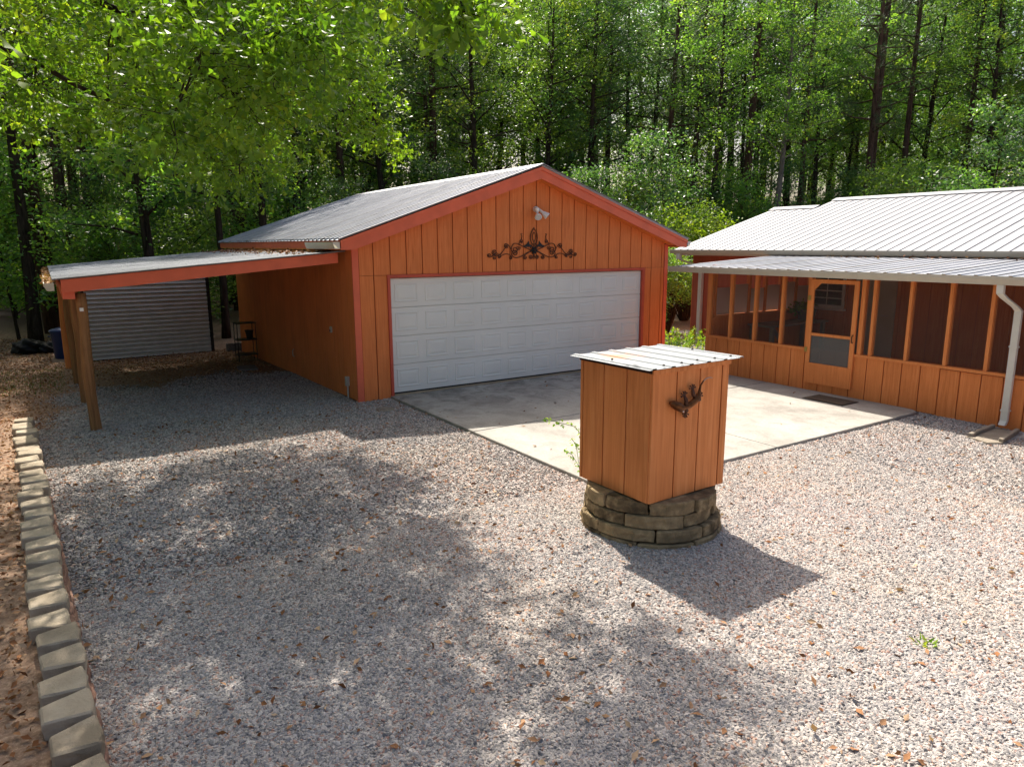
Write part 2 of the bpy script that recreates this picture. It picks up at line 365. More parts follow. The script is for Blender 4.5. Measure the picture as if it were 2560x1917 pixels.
# concrete slab in panels
slab = tag(bpy.data.objects.new('concrete_slab', None), kind='structure'); C.objects.link(slab); slab.location = (3.3, -3, 0)
def slab_panel(x0, x1, y0, y1, cut=None):
    bm = bmesh.new(); poly = [(x0, y0), (x1, y0), (x1, y1), (x0, y1)] if cut is None else cut
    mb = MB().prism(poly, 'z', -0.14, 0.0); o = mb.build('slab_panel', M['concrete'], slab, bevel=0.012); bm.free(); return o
j = 0.006
for (y0, y1) in ((-6.05, -3.02), (-3.01, 0.03)):
    slab_panel(-0.07, 2.94 - j, y0 + j, y1 - j)
    if y0 < -5:
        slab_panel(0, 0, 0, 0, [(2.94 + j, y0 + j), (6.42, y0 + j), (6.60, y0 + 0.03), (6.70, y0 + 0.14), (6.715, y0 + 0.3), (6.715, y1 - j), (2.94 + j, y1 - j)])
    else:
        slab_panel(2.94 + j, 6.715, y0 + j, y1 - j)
# ------------------------------------------------------------------ generic building pieces
def rib_profile(width, pitch, h, w, first=0.0):
    p = [(0.0, 0.0)]; y = first
    while y < width - w * 0.5:
        if y - w / 2 > 0.001: p.append((y - w / 2, 0.0)); p.append((y - w * .36, h))
        else: p[0] = (0.0, h)
        p.append((y + w * .36, h)); p.append((y + w / 2, 0.0)); y += pitch
    p.append((width, 0.0)); return p
def sheet_mesh(name, prof, a, b, mat, axis='x', th=0.004):
    # profile runs along Y (axis 'x': sheet spans from point a=(x,z) to b=(x,z)) or along X (axis 'y': a,b=(y,z))
    n = len(prof); mb = MB(); V = []
    for (u, w) in (a, b):
        for dz in (0, -th):
            for (s_, h) in prof:
                V.append((u, s_, w + h + dz) if axis == 'x' else (s_, u, w + h + dz))
    F = []
    for i in range(n - 1):
        F.append((i, i+1, 2*n + i+1, 2*n + i)); F.append((n + i, 3*n + i, 3*n + i+1, n + i+1))
        F.append((i, n + i, n + i+1, i+1)); F.append((2*n + i, 2*n + i+1, 3*n + i+1, 3*n + i))
    F.append((0, 2*n, 3*n, n)); F.append((n-1, 2*n-1, 4*n-1, 3*n-1))
    mb.add(V, F); return mb.mesh(name, mat)
def gutter_prof(xo, xi, zt, zb, face=-1):   # open K-style trough, outer lip at xo, back at xi
    t = 0.012 * (1 if xi > xo else -1); m = xo + (xi - xo) * 0.28
    return [(xo, zt), (xo, zt - 0.035), (m, zb), (xi, zb), (xi, zt), (xi - t, zt), (xi - t, zb + 0.012), (m + t * .4, zb + 0.012), (xo + t, zt - 0.04), (xo + t, zt)]

# ------------------------------------------------------------------ garage
GXL, GXR, GD = -0.68, 6.87, 9.0
RX0, RXC, RX1 = -0.97, 3.10, 7.18
SL = (4.18 - 2.79) / (RXC - RX0)
def rake(x): return 4.18 - SL * abs(x - RXC)
garage = thing('garage', (3.1, 4.5, 0), 'orange wood-sided garage with wide white overhead door and metal gable roof', 'garage')
wall = MB()
wall.prism([(GXL, -0.12), (-0.055, -0.12), (-0.055, 2.19), (6.15, 2.19), (6.15, -0.12), (GXR, -0.12), (GXR, rake(GXR) - .06), (RXC, 4.10), (GXL, rake(GXL) - .06)], 'y', 0.016, 0.12)
wall.prism([(GXL + .0, -0.32), (GXR, -0.32), (GXR, rake(GXR) - .06), (RXC, 4.10), (GXL, rake(GXL) - .06)], 'y', GD - 0.1, GD)
wall.box(GXL + 0.014, GXL + 0.12, 0.13, GD - 0.11, -0.35, 2.72); wall.box(GXR - 0.12, GXR, 0.13, GD - 0.11, -0.35, 2.72)
wall.build('wall', M['groove'], garage)
def board_xz(parent, x0, x1, zb, ztop, y0=-0.004, y1=0.016, mat=None):
    a, b = x0 + 0.010, x1 - 0.010
    MB().prism([(a, zb), (b, zb), (b, ztop(b)), (a, ztop(a))], 'y', y0, y1).build('board', mat or M['siding'], parent)
edges = [GXL + .1] + [0.012 + 0.318 * k for k in range(-1, 22) if GXL + .12 < 0.012 + 0.318 * k < GXR - .12] + [GXR - 0.09]
zt_ = lambda x: rake(x) - 0.05
for a, b in zip(edges[:-1], edges[1:]):
    if b <= 0.02 or a >= 6.08:
        board_xz(garage, a, min(b, -0.05) if b <= 0.02 else b, -0.09, lambda x: 2.185)
        board_xz(garage, a, b, 2.192, zt_, -0.006)
    elif a < 6.15 < b:
        board_xz(garage, 6.15, b, -0.09, lambda x: 2.185); board_xz(garage, a, b, 2.192, zt_, -0.006)
    else:
        board_xz(garage, a, b, 2.195, zt_)
    if a < 6.15 < b: pass
# corner boards
MB().box(GXL - 0.018, GXL + 0.098, -0.022, 0.010, -0.09, 2.70).build('corner_board', M['trim'], garage)
MB().box(GXR - 0.092, GXR + 0.010, -0.022, 0.010, -0.09, 2.70).build('corner_board', M['trim'], garage)
# left side boards under the carport
y = 0.02
k = 0
while y < GD - 0.05:
    y2 = min(y + 0.305, GD)
    MB().box(GXL - 0.004, GXL + 0.014, y + 0.005, y2 - 0.005, -0.02 - 0.028 * y, 2.66).build('board', M['siding'], garage)
    y = y2
# door casing
MB().box(-0.058, -0.004, -0.030, 0.05, -0.07, 2.137).build('door_trim', M['doortrim'], garage)
MB().box(6.098, 6.168, -0.030, 0.05, -0.07, 2.137).build('door_trim', M['doortrim'], garage)
MB().box(-0.062, 6.172, -0.034, 0.05, 2.139, 2.194).build('door_trim', M['doortrim'], garage)
MB().box(0.0, 6.096, -0.05, 0.14, -0.05, 0.018).build('threshold', M['tan'], garage)
# overhead door
gd = MB().box(0.0, 6.096, 0.062, 0.10, 0.03, 2.13).build('overhead_door', M['white'], garage)
MB().box(0.0, 6.096, 0.03, 0.07, 0.02, 0.045).build('weather_seal', M['black'], gd)
for s_ in range(4):
    z0 = 0.046 + 0.5215 * s_; z1 = z0 + 0.513
    MB().box(0.003, 6.093, 0.034, 0.060, z0, z1).build('door_section', M['white'], gd)
pm = MB(); pw, ph = 0.455, 0.335
def fr(mb, w, h, y, e): return [(-w + e, y, -h + e), (w - e, y, -h + e), (w - e, y, h - e), (-w + e, y, h - e)]
V = fr(pm, pw/2, ph/2, 0.033, 0) + fr(pm, pw/2, ph/2, 0.0240, 0.012) + fr(pm, pw/2, ph/2, 0.0332, 0.036) + fr(pm, pw/2, ph/2, 0.025, 0.080)
F = [(4*r_ + i, 4*r_ + (i+1) % 4, 4*(r_+1) + (i+1) % 4, 4*(r_+1) + i) for r_ in range(3) for i in range(4)] + [(12, 13, 14, 15)]
pm.add(V, F); panel_me = pm.mesh('panel', M['white'])
for s_ in range(4):
    for c_ in range(10):
        put('panel', panel_me, gd, (0.318 + 0.6066 * c_, 0.0, 0.046 + 0.5215 * s_ + 0.258))
# rake fascia, mould, soffit
for sg in (-1, 1):
    X = lambda d: RXC + sg * d
    MB().prism([(X(RX1 - RXC), 2.64), (X(3.86), 2.64), (X(0.0), 3.962), (X(0.0), 4.18), (X(RX1 - RXC), 2.79)], 'y', -0.30, -0.265).build('fascia', M['trim'], garage)
    MB().prism([(X(4.085), 2.735), (X(0.0), 4.122), (X(0.0), 4.186), (X(4.085), 2.797)], 'y', -0.322, -0.302).build('fascia_mould', M['trim'], garage)
    MB().prism([(X(3.86), 2.66), (X(0.0), 3.985), (X(0.0), 4.01), (X(3.86), 2.685)], 'y', -0.263, -0.008).build('soffit', M['soffit'], garage)
    xa, xb = sorted((X(4.078), X(3.80)))
    MB().box(xa, xb, -0.262, GD + 0.2, 2.642, 2.665).build('eave_soffit', M['soffit'], garage)
    xa, xb = sorted((X(4.08), X(4.05)))
    MB().box(xa, xb, -0.262, GD + 0.26, 2.666, 2.79).build('eave_fascia', M['trim'], garage)
# roof sheets
prof = rib_profile(0.912, 0.2286, 0.032, 0.06, 0.03)
for sg in (-1, 1):
    e = (RXC + sg * 4.12, 2.80); t_ = (RXC + sg * 0.01, 4.205)
    me = sheet_mesh('roof_panel', prof, e, t_, M['metal'])
    for k in range(11):
        if k < 10: put('roof_panel', me, garage, (0, -0.345 + 0.9144 * k, 0.0006 * (k % 2)))
    me2 = sheet_mesh('roof_panel', rib_profile(0.53, 0.2286, 0.032, 0.06, 0.03), e, t_, M['metal'])
    put('roof_panel', me2, garage, (0, -0.345 + 9.144, 0))
MB().prism([(RXC - .20, 4.170), (RXC, 4.246), (RXC + .20, 4.170), (RXC + .20, 4.162), (RXC, 4.236), (RXC - .20, 4.162)], 'y', -0.36, 9.34).build('ridge_cap', M['metal'], garage)
MB().prism(gutter_prof(-1.115, -1.0, 2.77, 2.655), 'y', -0.29, 1.22).build('gutter', M['gutter_white'], garage)
MB().prism([(-1.115, 2.74), (-1.0, 2.655), (-1.0, 2.77), (-1.115, 2.77)], 'y', -0.302, -0.291).build('gutter_end', M['gutter_white'], garage)
MB().prism(gutter_prof(7.315, 7.20, 2.77, 2.655), 'y', -0.29, 9.2).build('gutter', M['gutter_white'], garage)
MB().prism([(7.315, 2.74), (7.20, 2.655), (7.20, 2.77), (7.315, 2.77)], 'y', -0.302, -0.291).build('gutter_end', M['gutter_white'], garage)
# outlet and conduit on the left wall
ob = MB().box(-0.715, -0.685, 1.22, 1.285, 1.09, 1.20).build('outlet_cover', M['plasticgrey'], garage); MB().box(-0.722, -0.716, 1.235, 1.27, 1.105, 1.145).build('outlet_face', M['black'], ob)
cb = MB().box(-0.745, -0.685, 0.42, 0.50, 0.19, 0.36).build('conduit_box', M['plasticgrey'], garage); MB().tube([(-0.712, 0.45, -0.1), (-0.712, 0.45, 0.195)], 0.016, 8).build('conduit', M['plasticgrey'], cb)
MB().tube([(-0.71, 3.75, 0.30), (-0.74, 3.75, 0.33), (-0.74, 3.75, 0.44), (-0.71, 3.75, 0.47)], 0.010, 6).build('hook', M['plasticgrey'], garage)

# floodlight on the gable
fl = thing('floodlight', (3.155, -0.01, 3.36), 'white twin-head floodlight with motion sensor high on garage gable', 'floodlight')
MB().tube([(3.155, -0.006, 3.40), (3.155, -0.055, 3.40)], 0.055, 12).build('base', M['lampwhite'], fl)
MB().lathe((3.135, -0.10, 3.385), [(0.01, -0.045), (0.035, -0.04), (0.05, -0.01), (0.05, 0.03), (0.02, 0.055)], 12).build('motion_sensor', M['lampwhite'], fl)
for (a, b) in (((3.13, -0.10, 3.345), (3.075, -0.235, 3.235)), ((3.20, -0.07, 3.40), (3.335, -0.18, 3.26))):
    A, B_ = Vector(a), Vector(b)
    hd = MB().tube([A, A.lerp(B_, .45), A.lerp(B_, .55), A.lerp(B_, .97), B_], [0.026, 0.028, 0.042, 0.072, 0.072], 12).build('lamp_head', M['lampwhite'], fl, smooth=True)
    d = (B_ - A).normalized()
    MB().tube([B_ - d * .002, B_ + d * .006], 0.062, 12).build('lens', M['lens'], hd)

# wrought iron scroll ornament over the door
orn = thing('scroll_ornament', (3.118, -0.012, 2.45), 'dark wrought iron scrollwork ornament mounted above the garage door', 'wall ornament')
def spiral(cx, cz, r, a0, turns, shrink=0.25, n=26):
    return [(cx + r * (1 - (1 - shrink) * i / n) * math.cos(a0 + turns * 2 * PI * i / n), cz + r * (1 - (1 - shrink) * i / n) * math.sin(a0 + turns * 2 * PI * i / n)) for i in range(n + 1)]
def bez(p, n=14):
    out = []
    for i in range(n + 1):
        t = i / n; q = [Vector(x) for x in p]
        while len(q) > 1: q = [q[k].lerp(q[k+1], t) for k in range(len(q) - 1)]
        out.append((q[0].x, q[0].y))
    return out
OX, OZ = 3.118, 2.60                # flower centre; helper coordinates relative to it
def orn_curve(parent, pts, r=0.009, name='scroll'):
    r *= .95
    return MB().tube([(OX + p[0], -0.024, OZ + p[1] * (.77 if p[1] > 0 else .86)) for p in pts], r, 6).build(name, M['iron'], parent, smooth=True)
for sg in (-1, 1):
    S_ = lambda pts: [(sg * p[0], p[1]) for p in pts]
    orn_curve(orn, S_(bez([(0, 0), (.25, .02), (.40, .26), (.52, .22), (.54, .05)]) + spiral(.46, .02, .085, 0.2, -1.4)))
    orn_curve(orn, S_(bez([(0, 0), (.20, -.02), (.30, -.20), (.48, -.21), (.53, -.10)]) + spiral(.455, -.06, .075, -.3, 1.3)))
    orn_curve(orn, S_(bez([(.53, -.02), (.60, .20), (.72, .22), (.70, .08)]) + spiral(.655, .085, .045, 0, 1.2)), 0.008)
    orn_curve(orn, S_(bez([(.62, .14), (.74, .02), (.80, -.20), (.92, -.14), (.98, -.06)]) + spiral(.93, -.035, .055, -.3, 1.4)))
    orn_curve(orn, S_(bez([(.55, -.12), (.66, -.02), (.78, -.12), (.85, -.16)]) + spiral(.82, -.12, .045, -1.2, -1.3)), 0.008)
    orn_curve(orn, S_(bez([(.86, -.10), (.98, -.05), (1.0, -.17), (1.06, -.14)]) + spiral(1.05, -.10, .042, -1.4, 1.4)), 0.008)
    orn_curve(orn, S_(bez([(.84, -.08), (.92, .00), (.98, -.10), (.96, -.17)]) + spiral(.93, -.165, .032, 0, -1.2)), 0.007)
    orn_curve(orn, S_(bez([(.36, .13), (.36, .24), (.30, .26), (.28, .20)]) + spiral(.30, .235, .045, -2.0, 1.4)), 0.008)
    orn_curve(orn, S_([(.30, .28), (.29, .36), (.315, .41), (.285, .42)]), 0.009)
    orn_curve(orn, S_(bez([(.02, .02), (.12, .06), (.10, .16), (.05, .13)]) + spiral(.065, .11, .032, 1, -1.2)), 0.007)
    orn_curve(orn, S_(bez([(.05, -.02), (.22, -.08), (.26, -.16)]) + spiral(.215, -.16, .045, 0, -1.4)), 0.008)
    orn_curve(orn, S_(bez([(0, -.02), (.01, -.14), (.02, -.20), (.09, -.19)]) + spiral(.075, -.15, .042, -1.0, 1.4)), 0.008)
    orn_curve(orn, S_(spiral(.56, -.165, .04, 1.5, 1.5)), 0.008)
    orn_curve(orn, S_(spiral(.38, .06, .055, 2.4, 1.5)), 0.007)
    lf = [(.06, .10), (.12, .17), (.125, .24), (.17, .17), (.20, .14), (.28, .10), (.20, .085), (.12, .085)]
    MB().prism([(OX + sg * p[0], OZ + p[1] * .77) for p in lf], 'y', -0.034, -0.022).build('leaf', M['black'], orn)
    orn_curve(orn, S_(bez([(.02, .14), (.11, .22), (.11, .44), (0, .55)])), 0.010)
    orn_curve(orn, S_(bez([(.0, .22), (.055, .28), (.055, .40), (0, .46)])), 0.008)
orn_curve(orn, [(0, .55), (0.004, .58)], 0.010, 'finial'); orn_curve(orn, [(0, -.2), (0, .22)], 0.009, 'stem')
fw_ = MB()
for k in range(6):
    a = k * PI / 3; fw_.tube([(OX, -0.03, OZ), (OX + .05 * math.cos(a), -0.036, OZ + .05 * math.sin(a)), (OX + .085 * math.cos(a), -0.028, OZ + .085 * math.sin(a))], [.012, .024, .006], 6)
fw_.build('flower', M['black'], orn); MB().lathe((OX, -0.045, OZ), [(0.004, -.02), (.022, -.012), (.026, 0), (.022, .012), (.004, .02)], 10).build('flower_centre', M['iron'], orn)

# ------------------------------------------------------------------ carport
cp = thing('carport', (-2.9, 4.2, -0.1), 'open lean-to carport with log posts and sloping metal roof beside the garage', 'carport')
def cz(x): return 2.245 + (x + 4.95) * (2.588 - 2.245) / 4.13
MB().prism([(-4.96, cz(-4.96) - .19), (-0.83, cz(-0.83) - .172), (-0.83, cz(-0.83)), (-4.96, cz(-4.96))], 'y', 0.30, 0.345).build('front_beam', M['trim'], cp)
MB().prism([(-4.96, cz(-4.96) - .19), (-0.83, cz(-0.83) - .172), (-0.83, cz(-0.83)), (-4.96, cz(-4.96))], 'y', 8.40, 8.445).build('back_beam', M['trim'], cp)
MB().box(-4.955, -4.80, 0.347, 8.39, 1.965, 2.135).build('side_beam', M['trim'], cp)
for k in range(1, 7):
    yy = 0.32 + 8.08 * k / 7
    MB().prism([(-4.79, cz(-4.79) - .14), (-0.70, cz(-0.70) - .14), (-0.70, cz(-0.70) - .01), (-4.79, cz(-4.79) - .01)], 'y', yy - .02, yy + .02).build('rafter', M['log'], cp)
pm_ = sheet_mesh('roof_panel', rib_profile(0.912, 0.152, 0.018, 0.075, 0.02), (-5.06, cz(-5.06) + .012), (-0.70, cz(-0.70) + .012), M['metal_old'])
for k in range(9): put('roof_panel', pm_, cp, (0, 0.235 + 0.914 * k, 0.0007 * (k % 2)))
MB().prism(gutter_prof(-5.17, -5.045, 2.205, 2.095), 'y', 0.24, 8.45).build('gutter', M['gutter'], cp)
MB().prism([(-5.17, 2.165), (-5.13, 2.095), (-5.045, 2.095), (-5.045, 2.205), (-5.17, 2.205)], 'y', 0.228, 0.239).build('gutter_end', M['gutter'], cp)
def log_post(x, yv, z0, z1, r, lean=0.0, mat='log'):
    pts, rr = [], []
    for i in range(13):
        t = i / 12; pts.append((x + lean * (1 - t) + 0.012 * math.sin(7 * t + x * 9 + yv), yv + 0.012 * math.cos(5 * t + yv), z0 + (z1 - z0) * t)); rr.append(r * (1.04 - .10 * t + .05 * math.sin(13 * t + yv * 3)))
    return MB().tube(pts, rr, 12).build('post', M[mat], cp, smooth=True)
log_post(-4.74, 0.46, -0.25, 2.04, 0.076)
log_post(-4.745, 3.05, -0.3, 1.97, 0.085); log_post(-4.80, 5.6, -0.35, 1.97, 0.08); log_post(-4.875, 8.25, -0.4, 1.97, 0.075, 0, 'post')
MB().box(-4.765, -4.715, 0.345, 0.365, 1.78, 1.83).build('insulator', M['lampwhite'], cp)

# ------------------------------------------------------------------ shed behind the carport
sh = thing('shed', (-2.88, 10.5, -0.25), 'grey lap-sided shed standing behind the carport', 'shed')
MB().prism([(-4.34, -0.28), (-1.40, -0.28), (-1.40, 2.06), (-2.87, 2.2), (-4.34, 2.06)], 'y', 9.44, 11.9).build('wall', M['dark'], sh)  # dark wall colour shows through the lap gaps as painted shadow lines
lapm = MB().prism([(9.375, 0.0), (9.44, 0.0), (9.44, 0.100), (9.425, 0.100)], 'x', -4.355, -1.42)
lap_me = lapm.mesh('siding_board', M['slate'])
for k in range(20): put('siding_board', lap_me, sh, (0, 0, -0.20 + 0.1125 * k))
MB().box(-1.415, -1.335, 9.37, 9.46, -0.30, 2.06).build('corner_trim', M['black'], sh)
MB().box(-4.41, -4.36, 9.37, 9.46, -0.30, 2.06).build('corner_trim', M['black'], sh)
MB().box(-4.42, -1.33, 9.40, 9.46, -0.32, -0.205).build('skirt', M['black'], sh)
for sg in (-1, 1):
    MB().prism([(-2.87, 2.235), (-2.87 + sg * 1.62, 2.075), (-2.87 + sg * 1.62, 2.05), (-2.87, 2.205)], 'y', 9.33, 12.0).build('roof', M['metal_old'], sh)

# ------------------------------------------------------------------ things around the carport
can = thing('trash_can', (-4.93, 10.6, -0.25), 'dark blue plastic trash can with domed lid left of the carport', 'trash can')
MB().lathe((-4.93, 10.6, -0.27), [(0.20, 0.0), (0.215, 0.02), (0.255, 0.70), (0.27, 0.72), (0.27, 0.745)], 20).build('body', M['blue'], can, smooth=True)
MB().lathe((-4.93, 10.6, 0.476), [(0.285, 0.0), (0.285, 0.035), (0.22, 0.075), (0.10, 0.105), (0.02, 0.11)], 20).build('lid', M['blue'], can, smooth=True)
for sg in (-1, 1): MB().tube([(-4.93 + sg * .262, 10.53, 0.36), (-4.93 + sg * .31, 10.56, 0.36), (-4.93 + sg * .31, 10.64, 0.36), (-4.93 + sg * .262, 10.67, 0.36)], .012, 6).build('handle', M['blue'], can)
def lump(name, c, s, mat, label, cat, seed):
    bm = bmesh.new(); bmesh.ops.create_icosphere(bm, subdivisions=4, radius=1.0); q = random.Random(seed)
    ph = [q.uniform(0, 6) for _ in range(9)]
    for v in bm.verts:
        p = v.co.copy(); d = 1 + .14 * math.sin(3 * p.x + ph[0]) * math.sin(4 * p.y + ph[1]) + .09 * math.sin(7 * p.z + 5 * p.x + ph[2]) + .05 * math.sin(13 * p.x + ph[3]) * math.sin(11 * p.z + ph[4]) + .03 * math.sin(23 * p.y + 9 * p.z + ph[5])
        v.co = Vector((p.x * s[0], p.y * s[1], max(p.z, -.45) * s[2])) * d + Vector(c)
    me = bpy.data.meshes.new(name); bm.to_mesh(me); bm.free(); me.materials.append(mat); me.polygons.foreach_set('use_smooth', [True] * len(me.polygons))
    o = bpy.data.objects.new(name, me); C.objects.link(o); return tag(o, label, cat)
lump('tarp_heap', (-5.72, 12.2, -0.1), (0.40, 0.42, 0.26), M['tarp'], 'black tarp-covered heap on the ground left of the blue trash can', 'tarp heap', 3)
lump('rubbish_bag', (-5.28, 12.0, -0.14), (0.24, 0.28, 0.2), M['tarp'], 'smaller black rubbish bag between tarp heap and blue trash can', 'bag', 5)
rk = thing('plant_rack', (-1.0, 6.9, -0.18), 'dark metal shelf rack against the garage wall under the carport', 'rack')
for (ax, ay) in ((-1.25, 6.72), (-0.80, 6.72), (-1.25, 7.08), (-0.80, 7.08)): MB().box(ax - .008, ax + .008, ay - .008, ay + .008, -0.2, 0.80).build('leg', M['black'], rk)
for z in (-0.02, 0.36, 0.78): MB().box(-1.27, -0.78, 6.70, 7.10, z, z + .022).build('shelf', M['black'], rk)
MB().lathe((-0.92, 6.9, 0.382), [(0.07, 0), (0.10, .18), (0.11, .2), (0.11, .22)], 14).build('pot', M['black'], rk)
tag(MB().prism([(-1.62, 5.05), (-1.22, 4.96), (-1.16, 5.55), (-1.55, 5.62)], 'z', -0.17, -0.085).build('paving_stone', M['cinder']), 'flat grey paving stone lying in front of the dark shelf rack', 'paving stone')
cbk = thing('concrete_block', (-0.9, 9.1, -0.2), 'hollow grey concrete block lying behind the garage corner', 'concrete block')
MB().box(-1.06, -0.66, 9.0, 9.03, -0.22, 0.0).box(-1.06, -0.66, 9.17, 9.2, -0.22, 0.0).box(-1.06, -1.03, 9.031, 9.169, -0.22, 0.0).box(-0.875, -0.845, 9.031, 9.169, -0.22, 0.0).box(-0.69, -0.66, 9.031, 9.169, -0.22, 0.0).build('shell', M['cinder'], cbk)

# ------------------------------------------------------------------ house with screened porch
PX = 6.73; YN = -1.37; YS = -10.6            # porch front plane, north end, south end (out of frame)
HX = 10.26                                   # house wall behind the porch
house = thing('house', (11, -5, 0), 'low orange house with screened porch and pale ribbed metal roof', 'house')
# knee wall boards and backing
MB().box(PX + 0.016, PX + 0.10, YS, YN, -0.12, 0.735).build('knee_wall', M['groove'], house)
y = YN; ks = 0
bm_me = MB().box(PX - 0.004, PX + 0.016, -0.297, -0.008, -0.055, 0.738).mesh('board', M['siding_house'])
while y > YS + .31:
    put('board', bm_me, house, (0, y, -0.012 if y < -6 else 0.03 if y > -6 else 0)); y -= 0.305
MB().box(PX - 0.030, PX + 0.11, YS, YN + 0.01, 0.740, 0.785).build('sill_rail', M['post'], house)
MB().box(PX - 0.012, PX + 0.10, YS, YN + 0.01, 2.10, 2.222).build('top_plate', M['post'], house)
posts = [-1.43, -2.005, -2.615, -3.24, -3.822, -4.862, -5.06, -5.675, -6.297, -6.893, -7.50, -8.11, -8.72, -9.33, -9.94, -10.55]
for i, py in enumerate(posts):
    w = 0.045 if i == 0 else 0.036 if i in (4, 5) else 0.026
    MB().box(PX - 0.010, PX + 0.085, py - w, py + w, 0.786, 2.099).build('post', M['post'], house)
for i in range(len(posts) - 1):
    a, b = posts[i + 1], posts[i]
    if i == 4: continue
    MB().box(PX + 0.034, PX + 0.037, a + .03, b - .03, 0.79, 2.095).build('screen', M['screen'], house)
# screen door
dr = MB().box(PX - 0.055, PX - 0.022, -4.795, -3.857, 0.145, 0.525).build('screen_door', M['siding_house'], house)
for (a, b, z0, z1) in ((-4.795, -4.715, .527, 2.07), (-3.937, -3.857, .527, 2.07), (-4.713, -3.939, 1.035, 1.085), (-4.713, -3.939, 2.0, 2.07)):
    MB().box(PX - 0.055, PX - 0.022, a, b, z0, z1).build('rail' if z1 - z0 < .2 else 'stile', M['post'], dr)
MB().prism([(-3.938, 1.998), (-4.06, 1.998), (-3.938, 1.87)], 'x', PX - .05, PX - .028).build('brace', M['post'], dr)
MB().box(PX - 0.036, PX - 0.033, -4.713, -3.939, 1.087, 1.998).build('upper_screen', M['screen'], dr)
MB().box(PX - 0.036, PX - 0.033, -4.713, -3.939, 0.527, 1.033).build('lower_screen', M['screen_low'], dr)
for z in (1.68, 0.72): MB().box(PX - 0.066, PX - 0.056, -3.885, -3.832, z, z + .09).build('hinge', M['brass'], dr)
MB().tube([(PX - .056, -4.765, .98), (PX - .095, -4.765, 1.0), (PX - .095, -4.765, 1.10), (PX - .056, -4.765, 1.12)], .011, 6).build('handle', M['iron'], dr)
# north end wall of the porch
MB().box(PX + 0.102, HX, YN - 0.10, YN - 0.012, -0.12, 1.145).build('end_knee_wall', M['siding_house'], house)
MB().box(PX + 0.102, HX, YN - 0.14, YN + 0.01, 1.147, 1.19).build('end_sill', M['post'], house)
MB().box(PX + 0.102, HX, YN - 0.10, YN - 0.012, 2.10, 2.27).build('end_plate', M['darkred'], house)
for k in range(7):
    xx = PX + 0.16 + k * 0.56
    MB().box(xx - .03, xx + .03, YN - .10, YN - .012, 1.191, 2.099).build('post', M['post'], house)
    if k < 6: MB().box(xx + .032, xx + .528, YN - .06, YN - .055, 1.20, 1.78 + .06 * math.sin(k * 2.1)).build('plastic_film', M['film'], house)
# porch floor, inner house wall, inner window and door
MB().box(PX + 0.102, HX - .01, YS, YN - .102, -0.1, 0.08).build('porch_floor', M['concrete'], house)
MB().box(HX, HX + 0.15, YS, 2.3, -0.12, 2.55).build('wall', M['darkred'], house)
y = -1.5
ib = MB().box(HX - .012, HX - .001, -.30, -.006, 0.085, 2.40).mesh('board', M['siding'])
while y > -9: 
    put('board', ib, house, (0, y, 0)); y -= .305
wi = MB().box(HX - .045, HX - .014, -2.36, -1.54, 1.22, 2.2).build('window', M['lampwhite'], house)
for r_ in range(5):
    for c_ in range(2):
        MB().box(HX - .051, HX - .046, -2.31 + .385 * c_ + .012, -2.31 + .385 * (c_ + 1) - .012, 1.28 + .17 * r_ + .012, 1.28 + .17 * (r_ + 1) - .012).build('pane', M['glass'], wi)
MB().box(HX - .075, HX - .014, -2.40, -1.50, 1.17, 1.218).build('sill', M['lampwhite'], wi)
dd = MB().box(HX - .05, HX - .014, -3.55, -2.62, 0.1, 2.12).build('inner_door', M['gutter'], house)
MB().box(HX - .056, HX - .051, -3.42, -2.75, 1.12, 1.16).build('door_rail', M['plasticgrey'], dd)
# gable end wall (north) of the house
def hz(x): return 2.54 + .28 * (x - 9.8)
MB().prism([(HX + .002, -0.15), (18.0, -0.15), (18.0, 2.55), (14.13, hz(14.13) - .08), (HX + .002, 2.5)], 'y', 2.2, 2.32).build('gable_wall', M['siding'], house)
# porch roof sheets + gutter
pz0, pz1 = 2.235, 2.44
prm = sheet_mesh('porch_roof_panel', rib_profile(0.912, 0.2286, 0.012, 0.06, 0.03), (6.42, pz0), (HX + .0, pz1), M['metal_old'])
prm2 = sheet_mesh('porch_roof_panel', rib_profile(0.912, 0.2286, 0.012, 0.06, 0.03), (6.42, pz0), (HX + .0, pz1), M['metal'])
for k in range(11): put('porch_roof_panel', prm if k > 5 else prm2, house, (0, -0.60 - 0.914 * (k + 1), 0.0007 * (k % 2)))
MB().prism([(6.45, pz0 - .10), (HX - .01, pz1 - .10), (HX - .01, pz1 - .012), (6.45, pz0 - .012)], 'y', -0.66, -0.62).build('rake_board', M['gutter'], house)
MB().prism([(6.83, pz0 - .06), (HX - .02, pz1 - .05), (HX - .02, pz1 - .035), (6.83, pz0 - .045)], 'y', YS, -0.67).build('porch_ceiling', M['siding_house'], house)
MB().prism(gutter_prof(6.33, 6.455, 2.232, 2.115), 'y', YS, -0.57).build('gutter', M['gutter'], house)
MB().prism([(6.33, 2.20), (6.365, 2.115), (6.455, 2.115), (6.455, 2.232), (6.33, 2.232)], 'y', -0.569, -0.560).build('gutter_end', M['gutter'], house)
